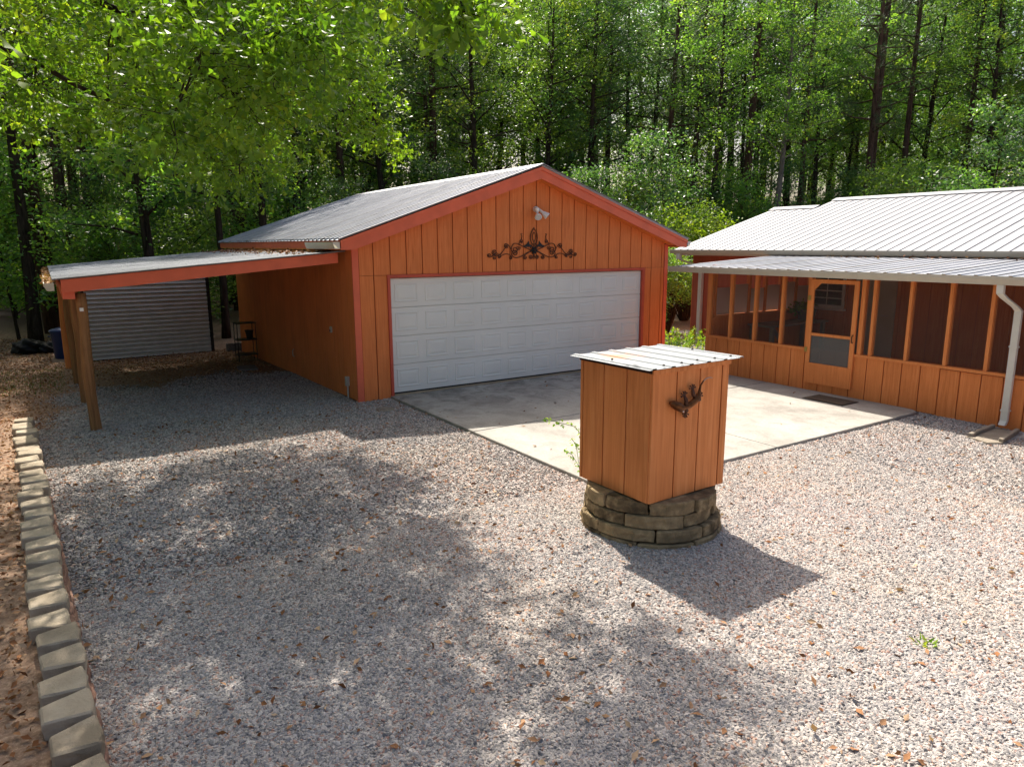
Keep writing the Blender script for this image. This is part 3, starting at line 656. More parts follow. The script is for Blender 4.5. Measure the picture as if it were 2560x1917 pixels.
# downspout at the front
ds = MB()
def pipe(parent, pts, hw, hd, name='downspout', mat='gutter_white'):
    mb = MB(); o = 0; n = len(pts)
    for p in pts: mb.v += [(p[0] - hd, p[1] - hw, p[2]), (p[0] + hd, p[1] - hw, p[2]), (p[0] + hd, p[1] + hw, p[2]), (p[0] - hd, p[1] + hw, p[2])]
    for i in range(n - 1):
        for k in range(4): mb.f.append((4*i + k, 4*i + (k+1) % 4, 4*(i+1) + (k+1) % 4, 4*(i+1) + k))
    mb.f += [(3, 2, 1, 0), (4*n-4, 4*n-3, 4*n-2, 4*n-1)]
    return mb.build(name, M[mat], parent, bevel=0.008)
dsp = pipe(house, [(6.40, -7.10, 2.114), (6.40, -7.105, 1.99), (6.45, -7.14, 1.93), (6.60, -7.24, 1.80), (6.655, -7.268, 1.74), (6.655, -7.268, 0.10), (6.60, -7.27, 0.035)], 0.048, 0.036)
MB().box(6.612, 6.70, -7.325, -7.212, 1.20, 1.225).build('strap', M['gutter_white'], dsp)
MB().box(6.612, 6.70, -7.325, -7.212, 0.24, 0.265).build('strap', M['gutter_white'], dsp)
# small downspout at the north corner
# main roof
xe, xr1, xr2 = 9.78, 14.13, 14.93
W_ = 0.255 * 4
def house_sheet(n_r, xr):
    return sheet_mesh('roof_panel', rib_profile(0.255 * n_r - .002, 0.255, 0.015, 0.018, 0.02), (xe, hz(xe) + .02), (xr, hz(xr) + .02), M['metal_house'])
h_lo = house_sheet(2, xr1); h_hi = house_sheet(4, xr2)
for k in range(3): put('roof_panel', h_lo, house, (0, 2.60 - 0.51 * (k + 1), 0))
for k in range(13): put('roof_panel', h_hi, house, (0, 1.07 - 1.02 * (k + 1), 0.0007 * (k % 2)))
for (xr, y0, y1) in ((xr1, 1.06, 2.63), (xr2, -12.2, 1.06)):
    z = hz(xr) + .02
    MB().prism([(xr - .26, z - .045), (xr, z + .045), (xr + .26, z - .045), (xr + .26, z - .052), (xr, z + .036), (xr - .26, z - .052)], 'y', y0, y1).build('ridge_cap', M['metal_house'], house)
    MB().prism([(xr, z), (xr + 4.5, z - 1.26), (xr + 4.5, z - 1.28), (xr, z - .02)], 'y', y0 + .01, y1 - .01).build('rear_slope', M['metal_house'], house)
MB().prism([(xe, hz(xe) - .10), (xr1, hz(xr1) - .10), (xr1, hz(xr1) + .0), (xe, hz(xe) + .0)], 'y', 2.56, 2.60).build('rake_board', M['gutter_white'], house)
MB().prism([(xr1 - .1, hz(xr1) - .3), (xr2, hz(xr2) - .3), (xr2, hz(xr2) + .01), (xr1 - .1, hz(xr1 - .1) + .01)], 'y', 1.0, 1.05).build('step_flashing', M['metal_house'], house)
MB().prism(gutter_prof(9.66, 9.785, 2.555, 2.445), 'y', -12.2, 2.66).build('upper_gutter', M['gutter'], house)
MB().box(9.787, 9.81, -12.2, 2.60, 2.40, 2.545).build('upper_fascia', M['gutter_white'], house)
MB().box(9.812, HX - .002, -12.2, 2.58, 2.452, 2.47).build('upper_soffit', M['gutter_white'], house)
pipe(house, [(9.72, 2.35, 2.444), (9.72, 2.35, 2.30), (9.95, 2.10, 2.18), (10.19, 1.93, 2.12), (10.19, 1.93, -0.1)], 0.06, 0.05, mat='gutter_white')

# porch contents
bn = thing('potting_bench', (8.9, -1.85, 0.08), 'long plank bench along the porch end wall behind the screens', 'bench')
MB().box(7.95, 10.05, -2.12, -1.50, 0.91, 0.95).build('bench_top', M['splash'], bn)
for xx in (8.05, 9.9):
    for yy in (-2.08, -1.56): MB().box(xx - .04, xx + .04, yy - .04, yy + .04, 0.08, 0.909).build('leg', M['splash'], bn)
MB().add([(8.0, -2.13, .88), (8.05, -2.13, .93), (8.0, -2.09, .88), (8.05, -2.09, .93), (8.55, -2.13, .30), (8.62, -2.13, .34), (8.55, -2.09, .30), (8.62, -2.09, .34)], [(0, 1, 3, 2), (4, 6, 7, 5), (0, 4, 5, 1), (2, 3, 7, 6), (0, 2, 6, 4), (1, 5, 7, 3)]).build('brace', M['splash'], bn)

# ------------------------------------------------------------------ slab furniture
dm = thing('doormat', (6.19, -4.74, 0.0), 'dark rectangular doormat on the slab before the screen door', 'doormat')
MB().box(5.97, 6.43, -5.10, -4.36, 0.002, 0.016).build('pad', M['mat'], dm); MB().box(5.95, 6.45, -5.115, -4.345, 0.001, 0.008).build('border', M['black'], dm)
sp = thing('splash_block', (6.15, -7.42, -0.06), 'tan concrete splash block on the gravel under the downspout', 'splash block')
MB().prism([(5.62, -7.50), (5.80, -7.62), (6.62, -7.50), (6.62, -7.12), (5.75, -7.18)], 'z', -0.06, -0.025).build('tray', M['splash'], sp)
MB().prism([(5.80, -7.62), (6.62, -7.50), (6.62, -7.44), (5.82, -7.55)], 'z', -0.024, 0.025).build('rim', M['splash'], sp, bevel=.01)
MB().prism([(5.75, -7.18), (6.62, -7.12), (6.62, -7.18), (5.78, -7.24)], 'z', -0.024, 0.025).build('rim', M['splash'], sp, bevel=.01)
tag(MB().lathe((-0.53, -0.80, -0.05), [(0.16, 0), (0.17, .01), (0.165, .022), (0.05, .026)], 18).build('drain_cover', M['splash']), 'flat brown round cover set in gravel beside the slab corner', 'cover')

# ------------------------------------------------------------------ well house
WC = (-0.773, -7.395); WR = 0.02
wh = thing('well_house', (WC[0], WC[1], 0.395), 'square orange plank well cover box with sheet metal lid in the gravel yard', 'well house', rz=WR)
WXW, WYW, H0, H1 = 1.02, 0.975, 0.0, 1.242
MB().box(0.02, WXW - .02, 0.02, WYW - .02, H0 + .01, H1 - .02).build('core', M['groove'], wh, local=True)
for (a, b) in ((0.0, 0.300), (0.314, 0.606), (0.620, 0.918), (0.932, 1.02)):
    MB().box(a, b, -0.004, 0.019, H0, H1 - .012).build('board', M['box'], wh, local=True, bevel=.003)
    MB().box(a, b, WYW - .019, WYW, H0, H1 - .012).build('board', M['box'], wh, local=True)
for (a, b) in ((0.002, 0.314), (0.328, 0.624), (0.638, 0.930), (0.944, 0.975)):
    MB().box(-0.006, 0.019, a + .018 if a < .1 else a, b, H0, H1 - .012).build('board', M['box'], wh, local=True, bevel=.003)
    MB().box(WXW - .019, WXW, a + .02, b - .02, H0, H1 - .012).build('board', M['box'], wh, local=True)
MB().box(-0.012, WXW + .01, -0.020, -0.005, H1 - .045, H1 - .002).build('top_trim', M['box'], wh, local=True)
MB().box(-0.022, -0.008, -0.004, WYW, H1 - .035, H1 - .002).build('top_trim', M['dark'], wh, local=True)
lid = sheet_mesh('lid', rib_profile(1.28, 0.235, 0.011, 0.06, 0.07), (-0.035, H1 + .006), (1.06, H1 + .002), M['metal_well'], axis='y')
lo = put('lid', lid, wh, (0, 0, 0)); lo.location = (-0.085, 0, 0)
for (x_, y_) in ((.14, -.02), (.37, -.02), (.60, .0), (.82, -.02), (1.05, -.02), (.0, .5), (1.1, .5)):
    MB().lathe((x_ - .0, y_ + .03, H1 + .020), [(.012, 0), (.012, .01), (.004, .016)], 8).build('screw', M['black'], wh, local=True)
# stone ring under the box
ring = thing('stone_ring', (-0.275, -6.905, -0.08), 'round base of mossy stacked stone blocks beneath the well box', 'stone base')
def rough_block(corners, z0, z1, seed, rough=0.012, bev=0.011):
    q = random.Random(seed); bm = bmesh.new()
    vs_ = [bm.verts.new((p[0], p[1], z0)) for p in corners] + [bm.verts.new((p[0], p[1], z1)) for p in corners]
    n = len(corners); bm.faces.new(vs_[:n][::-1]); bm.faces.new(vs_[n:])
    for i in range(n): bm.faces.new((vs_[i], vs_[(i+1) % n], vs_[(i+1) % n + n], vs_[i + n]))
    bmesh.ops.bevel(bm, geom=bm.edges[:], offset=bev, segments=1, affect='EDGES', profile=0.6)
    bmesh.ops.subdivide_edges(bm, edges=[e for e in bm.edges if e.calc_length() > .07], cuts=2, use_grid_fill=True)
    for v in bm.verts: v.co += Vector((q.uniform(-1, 1), q.uniform(-1, 1), q.uniform(-.6, .6))) * rough
    return bm
def block_obj(name, bm, mat, parent):
    me = bpy.data.meshes.new(name); off = wloc(parent)
    for v in bm.verts: v.co -= off
    bm.to_mesh(me); bm.free(); me.materials.append(mat)
    o = bpy.data.objects.new(name, me); C.objects.link(o); o.parent = parent; return o
cs = (-0.275, -6.905); nb = 10
z0 = -0.09
for row, hgt in enumerate((.105, .118, .128, .134)):
    r1 = 0.685 - row * 0.018 + (.0, .012, -.006, .01)[row]; r0 = r1 - 0.20; ang = rnd.uniform(0, 6); end = ang + 2 * PI
    while ang < end - .2:
        st = rnd.uniform(.58, .92)
        if end - ang - st < .35: st = end - ang
        a0 = ang + .012; a1 = ang + st - .012; ang += st
        jt = rnd.uniform(-.022, .020); tl = rnd.uniform(-.02, .02); pts = []
        for t in (0, .33, .67, 1): a = a0 + (a1 - a0) * t; rr_ = r1 + jt + tl * (t - .5) + .012 * math.sin(PI * t); pts.append((cs[0] + rr_ * math.cos(a), cs[1] + rr_ * math.sin(a)))
        for t in (1, 0): a = a0 + (a1 - a0) * t; pts.append((cs[0] + r0 * math.cos(a), cs[1] + r0 * math.sin(a)))
        block_obj('stone_block', rough_block(pts, z0 + rnd.uniform(0, .004), z0 + hgt - rnd.uniform(.004, .014), row * 31 + int(ang * 10), .006, .009), M['wellstone'], ring)
    z0 += hgt
# gecko ornament on the front face
gk = thing('gecko_ornament', (-0.33, -7.41, 1.31), 'bronze metal gecko ornament on the front of the well box', 'gecko ornament')
YF = -7.425
G = lambda pts: [(p[0], YF - (p[2] if len(p) > 2 else 0), p[1]) for p in pts]
MB().tube(G([(-.585, 1.325), (-.555, 1.312, .01), (-.50, 1.285, .016), (-.45, 1.258, .016), (-.41, 1.258, .014), (-.35, 1.275, .02), (-.29, 1.305, .024), (-.245, 1.335, .02), (-.222, 1.37, .014), (-.212, 1.41, .01), (-.195, 1.445, .006), (-.16, 1.478, .004)]),
          [.012, .032, .043, .038, .021, .029, .032, .027, .015, .011, .008, .007], 10, flat=1.0).build('body', M['bronze'], gk, smooth=True)
MB().tube(G([(-.16, 1.478, .004), (-.12, 1.496), (-.075, 1.50), (-.035, 1.493)]), [.007, .0065, .006, .003], 8).build('tail_tip', M['bronze_light'], gk, smooth=True)
for (a, m_, e) in (((-.39, 1.27), (-.385, 1.315), (-.408, 1.372)), ((-.40, 1.25), (-.375, 1.225), (-.380, 1.198)), ((-.265, 1.335), (-.30, 1.37), (-.305, 1.424)), ((-.25, 1.315), (-.215, 1.31), (-.205, 1.345))):
    lg = MB().tube(G([(a[0], a[1], .01), (m_[0], m_[1], .014), (e[0], e[1], .006)]), [.020, .019, .012], 8).build('leg', M['iron'], gk, smooth=True)
    tb = MB()
    for k in range(5):
        an = math.atan2(e[1] - m_[1], e[0] - m_[0]) + (k - 2) * .72
        tb.tube(G([(e[0], e[1], .006), (e[0] + .026 * math.cos(an), e[1] + .026 * math.sin(an), .006), (e[0] + .040 * math.cos(an), e[1] + .040 * math.sin(an), .004)]), [.007, .006, .009], 6)
    tb.build('toes', M['iron'], lg)
MB().lathe((-.462, YF - .055, 1.235), [(.002, -.007), (.008, 0), (.002, .007)], 8).build('eye', M['lampwhite'], gk)

# ------------------------------------------------------------------ retaining wall
rw = thing('retaining_wall', (-5.5, -4, 0), 'low retaining wall of tan concrete blocks along the left of the gravel', 'retaining wall')
rot_ = lambda y: math.atan(-0.0424)
yb = 0.62; i = 0
while yb > -9.6:
    xl = wall_x(yb) + rnd.uniform(-.028, .028); L = 0.292; wdt = 0.235 + rnd.uniform(-.012, .012); top = 0.245 + rnd.uniform(-.014, .018); sk = rnd.uniform(.0, .065)
    pts = [(xl, yb - .03), (xl + .012, yb - L + .075 + sk * .3), (xl + wdt, yb - L + .012 + sk), (xl + wdt + .012, yb - .10), (xl + wdt - .01, yb + sk - .006)]
    block_obj('cap_block', rough_block(pts[::-1], top - .115, top, 900 + i, .004), M['capstone'], rw)
    yb -= 0.300; i += 1
for row, (zt2, ins) in enumerate(((0.126, .035), (0.012, .060))):
    yb = 0.45 - .5 * row; i = 0
    while yb > -9.5:
        xl = wall_x(yb) + ins
        pts = [(xl, yb - .01), (xl, yb - .28), (xl + .215, yb - .285), (xl + .228, yb - .15), (xl + .215, yb - .008)]
        block_obj('course_block', rough_block(pts[::-1], zt2 - .112, zt2, 1300 + row * 60 + i, .005), M['coursestone'], rw)
        yb -= 0.300; i += 1

# ------------------------------------------------------------------ foliage builders
def unit(v): return v / np.maximum(np.linalg.norm(v, axis=1, keepdims=True), 1e-9)
def leaf_mesh(name, cen, L, W, mat, tint, dirs=None, shape='rhomb', g=None, fold=0.18):
    g = g or nr; n = len(cen)
    if dirs is None:
        dirs = g.normal(size=(n, 3)); dirs[:, 2] = dirs[:, 2] * 0.6 - 0.25
    d = unit(dirs); up = g.normal(size=(n, 3)) * 0.75 + np.array([0, 0, 1.0]); s = unit(np.cross(d, up)); nn = np.cross(s, d)
    L = np.broadcast_to(L, (n,))[:, None]; W = np.broadcast_to(W, (n,))[:, None]
    if shape == 'rhomb':
        P = [cen, cen + d * L * .45 + s * W * .5 + nn * W * fold, cen + d * L, cen + d * L * .45 - s * W * .5 + nn * W * fold]
        idx = np.array([[0, 1, 2], [0, 2, 3]]); k = 4
    elif shape == 'obov':      # wedge-shaped water-oak leaf, broad at the tip
        P = [cen, cen + d * L * .55 + s * W * .26 + nn * W * .05, cen + d * L * .88 + s * W * .5 + nn * W * .12, cen + d * L - nn * L * .06, cen + d * L * .88 - s * W * .5 + nn * W * .12, cen + d * L * .55 - s * W * .26 + nn * W * .05]
        idx = np.array([[0, 1, 5], [1, 2, 5], [2, 4, 5], [2, 3, 4]]); k = 6
    else:                      # needle: thin triangle
        P = [cen + s * W * .5, cen - s * W * .5, cen + d * L]; idx = np.array([[0, 1, 2]]); k = 3
    V = np.stack(P, 1).reshape(-1, 3); F = (idx[None] + (np.arange(n) * k)[:, None, None]).reshape(-1, 3)
    me = bpy.data.meshes.new(name); me.vertices.add(len(V)); me.vertices.foreach_set('co', V.astype(np.float32).ravel())
    me.loops.add(F.size); me.loops.foreach_set('vertex_index', F.astype(np.int32).ravel())
    me.polygons.add(len(F)); me.polygons.foreach_set('loop_start', np.arange(0, F.size, 3, dtype=np.int32))
    try: me.polygons.foreach_set('loop_total', np.full(len(F), 3, np.int32))
    except Exception: pass
    at = me.attributes.new('tint', 'FLOAT', 'FACE'); at.data.foreach_set('value', np.repeat(tint, len(idx)).astype(np.float32))
    me.materials.append(mat); me.update(); me.validate(); return me
def clumps(centres, n_each, sig, g):
    c = np.asarray(centres, float); n = len(c)
    off = g.normal(size=(n, n_each, 3)) * np.array([1, 1, .62]); r_ = np.linalg.norm(off, axis=2, keepdims=True)
    off = off / np.maximum(r_, 1e-6) * np.minimum(r_, 1.9) * (np.asarray(sig).reshape(-1, 1, 1) if hasattr(sig, '__len__') else sig)
    base = np.repeat(g.random(n)[:, None], n_each, 1)
    t = np.clip(base * .55 + g.random((n, n_each)) * .5, 0, 1)
    return (c[:, None, :] + off).reshape(-1, 3), t.ravel()
def make_tree(seed, H, r0, crown0, spread, limbs, per_limb, n_leaf, leafL, bark_m, leaf_m, kind='broad', bend=0.5, top=1.0):
    g = np.random.default_rng(seed); q = random.Random(seed); mb = MB()
    ph = q.uniform(0, 6); tp, tr = [], []
    nseg = 14
    for i in range(nseg + 1):
        t = i / nseg; tp.append((bend * math.sin(2.1 * t + ph) * t, bend * math.cos(1.7 * t + ph) * t, H * t - .3)); tr.append(r0 * (1.25 - .25 * min(1, t * 12)) * (1 - .82 * t))
    mb.tube(tp, tr, 9)
    def trunk_at(z): t = min(1, max(0, (z + .3) / H)); f = t * nseg; i = min(nseg - 1, int(f)); return Vector(tp[i]).lerp(Vector(tp[i+1]), f - i), r0 * (1 - .82 * t)
    cents, sg = [], []
    for k in range(limbs):
        t = crown0 + (top - crown0) * ((k + q.random() * .8) / limbs); z = H * t; b, rr = trunk_at(z)
        u = (t - crown0) / max(1e-3, 1 - crown0)
        ln = spread * (0.55 + 0.75 * math.sin(PI * min(1, .18 + .8 * u))) * q.uniform(.65, 1.15)
        if kind == 'pine': ln = spread * (1.05 - .75 * u) * q.uniform(.7, 1.15)
        az = k * 2.4 + q.uniform(-.5, .5); el = q.uniform(.15, .75) if kind == 'broad' else q.uniform(-.05, .35)
        d = Vector((math.cos(az) * math.cos(el), math.sin(az) * math.cos(el), math.sin(el)))
        p1 = b + d * ln * .5 + Vector((q.uniform(-.2, .2), q.uniform(-.2, .2), q.uniform(-.1, .25))); p2 = b + d * ln + Vector((0, 0, -.12 * ln if kind == 'broad' else .08 * ln))
        mb.tube([b, p1, p2], [max(.018, rr * .42), max(.013, rr * .25), .008], 5, cap=False)
        for m in range(per_limb):
            s_ = q.uniform(.25, 1.02); base = (b.lerp(p1, s_ * 2) if s_ < .5 else p1.lerp(p2, s_ * 2 - 1))
            off = Vector((q.gauss(0, 1), q.gauss(0, 1), q.gauss(0, .7))) * (.145 * ln * (.5 + s_) if kind == 'broad' else .12 * ln)
            c = base + off
            if m % 3 == 0: mb.tube([base, c], [.012, .005], 4, cap=False)
            cents.append(tuple(c)); sg.append(q.uniform(.20, .44) * (1 if kind == 'broad' else .5))
    if kind == 'broad':
        cen, t = clumps(cents, n_leaf, np.array(sg), g); L = leafL * g.uniform(.7, 1.25, len(cen))
        crown = leaf_mesh('crown', cen, L, L * .52, leaf_m, t, g=g)
    else:
        c = np.repeat(np.asarray(cents), 5, 0) + g.normal(size=(len(cents) * 5, 3)) * .22
        cen = np.repeat(c, n_leaf, 0); t = np.repeat(np.clip(g.random(len(c)), 0, 1), n_leaf)
        dr_ = g.normal(size=(len(cen), 3)); dr_[:, 2] += .35
        crown = leaf_mesh('crown', cen, leafL * g.uniform(.7, 1.2, len(cen)), .012, leaf_m, t, dirs=dr_, shape='needle', g=g)
    return mb.mesh('trunk', bark_m, smooth=True), crown
def plant_tree(name, meshes, x, y, label, cat, group=None, rz=0.0, s=1.0, sz=None, tilt=(0, 0), dz=-.05):
    r_ = thing(name, (x, y, float(gh(x, y)) + dz), label, cat, group)
    r_.rotation_euler = (tilt[0], tilt[1], rz); r_.scale = (s, s, sz or s)
    for nm, me in zip(('trunk', 'crown'), meshes):
        o = bpy.data.objects.new(nm, me); C.objects.link(o); o.parent = r_
    return r_
TB = [make_tree(101 + i, (17, 19, 15.5, 18, 16.5)[i], .22, (.30, .42, .24, .38, .44)[i], (3.3, 3.0, 2.9, 3.5, 3.2)[i], 25, 8, 48, (.165, .14, .20, .17, .15)[i], M['bark'], M[('leaf_wood', 'leaf_dark', 'leaf_wood', 'leaf_dark', 'leaf_wood')[i]]) for i in range(5)]
TP = [make_tree(201 + i, (23, 25, 21)[i], .25, (.40, .48, .44)[i], (3.0, 2.7, 2.8)[i], 34, 7, 16, .30, M['bark_pine'], M['needle'], 'pine', .25) for i in range(3)]
TG = make_tree(301, 17, .21, .42, 3.0, 20, 8, 55, .16, M['bark_grey'], M['leaf_wood'], bend=.7)
TF = make_tree(311, 15, .16, .30, 3.4, 20, 8, 55, .16, M['bark'], M['leaf_dark'], bend=1.1)
TU = [make_tree(401 + i, (5.2, 6.5, 4.2)[i], .05, .12, (1.5, 1.6, 1.7)[i], 20, 6, 46, .135, M['bark'], M[('leaf_wood', 'leaf_dark', 'leaf_wood')[i]], bend=.3) for i in range(3)]

# trees that can be told apart, with where they stand
wood_g = 'trees of the wood behind the buildings'
named = [
 ('pine_tree', TP[0], -5.0, 17.2, 1.25, 'thick dark leaning trunk at far left behind the blue trash can', (-.03, -.06)),
 ('pine_tree', TP[1], -4.2, 23.5, .95, 'dark straight trunk rising just above the left end of the carport roof', (0, .01)),
 ('pine_tree', TP[2], -1.7, 21.8, 1.05, 'dark trunk behind the middle of the carport roof beneath oak branches', (0, -.02)),
 ('hardwood_tree', TB[0], -0.6, 28.2, .9, 'slim dark trunk just right of the trunk behind mid carport', (0, 0)),
 ('hardwood_tree', TB[1], 2.8, 27.0, 1.0, 'thin dark trunk behind the left eave of the garage roof', (0, .01)),
 ('pine_tree', TP[0], 2.0, 19.5, 1.1, 'stout dark trunk, left of a close pair behind the garage roof slope', (0, 0)),
 ('pine_tree', TP[1], 2.75, 20.0, .9, 'dark trunk, right of a close pair behind the garage roof slope', (0, .01)),
 ('hardwood_tree', TB[2], 6.4, 26.1, 1.0, 'short visible trunk above the middle of the garage roof slope', (0, 0)),
 ('pine_tree', TP[2], 7.5, 22.5, .95, 'dark straight trunk left of the big curved trunk behind the garage', (0, 0)),
 ('hardwood_tree', TF, 9.6, 21.0, 1.25, 'big curved brown trunk behind the upper garage roof', (0, -.05)),
 ('pine_tree', TP[1], 13.8, 26.0, .8, 'thin straight dark trunk right of the big curved trunk', (0, 0)),
 ('pine_tree', TP[0], 12.7, 23.0, 1.1, 'thick upright trunk left of the forked tree above the garage', (0, 0)),
 ('hardwood_tree', TG, 16.6, 28.0, .9, 'forked tree with slanting limb left of the garage peak', (0, .09)),
 ('pine_tree', TP[2], 23.0, 22.0, 1.0, 'tall dark trunk right of the garage peak reaching the top edge', (0, 0)),
 ('pine_tree', TP[1], 27.7, 26.4, .95, 'thinner pine trunk just left of the tall dark trunk by the garage peak', (0, 0)),
 ('pine_tree', TP[0], 25.1, 18.4, .95, 'tall pine leaning slightly above the right garage eave', (0, .035)),
 ('pine_tree', TP[2], 27.7, 18.9, .95, 'slender pine with clumped needles behind the bright round shrub', (0, .04)),
 ('hardwood_tree', TB[3], 32.1, 18.8, .9, 'thin dark trunk between the slender pine and the grey trunk', (0, 0)),
 ('pine_tree', TP[1], 28.6, 15.6, 1.15, 'broad dark trunk just left of the pale grey trunk', (0, .05)),
 ('hardwood_tree', TG, 28.4, 13.6, 1.0, 'pale grey trunk above the low left end of the house roof', (0, .06)),
 ('pine_tree', TP[0], 33.6, 15.4, .9, 'dark trunk right of the pale grey trunk above the house ridge step', (0, .01)),
 ('hardwood_tree', TB[4], 38.0, 17.3, 1.0, 'leafy tree with half hidden trunk above the house ridge step', (0, 0)),
 ('pine_tree', TP[1], 38.2, 14.0, 1.25, 'bare brown pine trunk reaching the top edge above the house roof', (0, .05)),
 ('hardwood_tree', TB[0], 42.8, 9.4, 1.1, 'dark trunk above the right part of the house ridge', (0, .02)),
 ('hardwood_tree', TB[2], 46.3, 8.0, 1.1, 'rightmost dark trunk above the house ridge at the frame edge', (0, .02)),
 ('hardwood_tree', TB[3], 44.5, 14.1, 1.15, 'broad leafy crown above the middle of the house ridge', (0, 0)),
]
for (nm, me, x, y, s, lab, tilt) in named:
    plant_tree(nm, me, x, y, lab, 'tree', wood_g, rnd.uniform(0, 6.28) if abs(tilt[0]) + abs(tilt[1]) < .015 else 0, s, None, tilt)
# the deeper wood: more of the same kinds
cam2 = np.array([-5.14, -11.80]); fh = np.array([.5482, .8364]); rh = np.array([.8364, -.5482])
filler = 'one of the many leafy trees deep in the wood behind the buildings'; filler_p = 'one of the many tall pines deep in the wood behind the buildings'; sap = 'one of the leafy saplings filling the wood floor behind the buildings'
spots = []
def where(u):
    for lim, w in ((-.56, 'above the left end of the carport roof'), (-.40, 'above the carport roof'), (-.22, 'above the left eave of the garage'), (-.05, 'above the garage roof slope'), (.12, 'above the garage peak'), (.28, 'above the right garage eave'), (.42, 'above the low end of the house roof'), (.58, 'above the house ridge step')):
        if u < lim: return w
    return 'above the right part of the house ridge'
def deep(d): return 'at the wood edge' if d < 41 else 'mid wood' if d < 54 else 'deep in the wood'
def free(p, dmin): return all((p[0]-a)**2 + (p[1]-b)**2 > dmin * dmin for a, b in spots)
for (nm, me, x, y, *_) in named: spots.append((x, y))
cnt = 0
for d0, d1, n_, dm in ((33, 41, 26, 2.6), (41, 54, 50, 2.6), (54, 76, 66, 3.0), (76, 105, 44, 3.6)):
    k = 0; tries = 0
    while k < n_ and tries < 4000:
        tries += 1
        d = rnd.uniform(d0, d1); u = rnd.uniform(-.80, .86); p = cam2 + fh * d + rh * d * u
        if not free(p, dm): continue
        dmin_sun = 35 if u > -.25 else 31
        if d < dmin_sun + (7 if u > .3 else 0): continue
        if 6 < p[0] < 25 and p[1] < 19.5: continue
        spots.append(tuple(p)); k += 1; cnt += 1
        if rnd.random() < .2: plant_tree('pine_tree', TP[k % 3], p[0], p[1], 'tall pine %s %s' % (deep(d), where(u)), 'tree', 'pines ' + where(u), rnd.uniform(0, 6.28), rnd.uniform(.85, 1.1))
        else: plant_tree('hardwood_tree', TB[k % 5], p[0], p[1], 'leafy tree %s %s' % (deep(d), where(u)), 'tree', 'leafy trees ' + where(u), rnd.uniform(0, 6.28), rnd.uniform(.9, 1.25) * (1 if d < 50 else 1.3 if d < 76 else 1.65))
k = 0; tries = 0; sp2 = []
while k < 130 and tries < 9000:
    tries += 1
    d = rnd.uniform(25, 42) if k < 55 else rnd.uniform(40, 64); u = rnd.uniform(-.78, .85) if k < 55 else rnd.uniform(-.35, .85); p = cam2 + fh * d + rh * d * u
    if p[0] > 8 and p[1] < 8.5 and p[0] < 23: continue
    if p[1] < 13.5 and p[0] < 8: continue
    if u < -.55 and d > 34 and rnd.random() < .55: continue
    if any((p[0]-a)**2 + (p[1]-b)**2 < 1.7 for a, b in sp2): continue
    sp2.append(tuple(p)); k += 1
    plant_tree('sapling', TU[k % 3], p[0], p[1], '%s leafy sapling %s %s' % (('tall', 'bushy', 'low')[k % 3], deep(d), where(u)), 'sapling', 'saplings ' + where(u), rnd.uniform(0, 6.28), rnd.uniform(.7, 1.35))
# trees left of the frame that shade the left side
for (x, y, s, lab) in ((-9.5, 18.5, 1.0, 'leafy tree beyond the tarp heap at the left frame edge'), (-7.2, 25.0, .95, 'tree with thin trunk left of the leaning dark trunk')):
    plant_tree('hardwood_tree', TB[1] if s == 1.0 else TB[4], x, y, lab, 'tree', wood_g, 1.0, s)

for (x, y, s, m, lab) in ((-2.3, 13.2, .85, 2, 'leafy tree close behind the shed roof'), (-5.6, 14.8, .9, 4, 'leafy tree beside the leaning dark trunk'), (1.6, 15.2, .8, 0, 'leafy tree close behind the back of the garage'), (-.4, 12.4, .62, 3, 'small leafy tree between shed and garage')):
    plant_tree('hardwood_tree', TB[m], x, y, lab, 'tree', wood_g, rnd.uniform(0, 6), s)
for i in range(34):
    d = rnd.uniform(22.5, 40); u = rnd.uniform(-.74, -.42); p = cam2 + fh * d + rh * d * u
    if p[1] < 12.6: continue
    plant_tree('sapling', TU[i % 3], p[0], p[1], '%s leafy sapling in the undergrowth %s' % (('tall', 'bushy', 'low')[i % 3], where(u)), 'sapling', 'undergrowth ' + where(u), rnd.uniform(0, 6.28), rnd.uniform(.45, 1.2))
for i in range(22):  # unseen saplings, added to cut the side light reaching under the carport
    x = -8.2 - 7 * rnd.random(); y = -1 + 16 * rnd.random()
    plant_tree('sapling', TU[i % 3], x, y, 'leafy sapling out of view left of the yard', 'sapling', 'saplings left of the yard', rnd.uniform(0, 6.28), rnd.uniform(.7, 1.2))
for i in range(16):  # unseen trees, added to block sky light from the left
    x = -11 - 13 * rnd.random(); y = -2 + 26 * (i + rnd.random()) / 16
    plant_tree('hardwood_tree', TB[i % 5], x, y, 'tree of the wood standing out of view left of the yard', 'tree', 'trees left of the yard', rnd.uniform(0, 6), rnd.uniform(.85, 1.1))
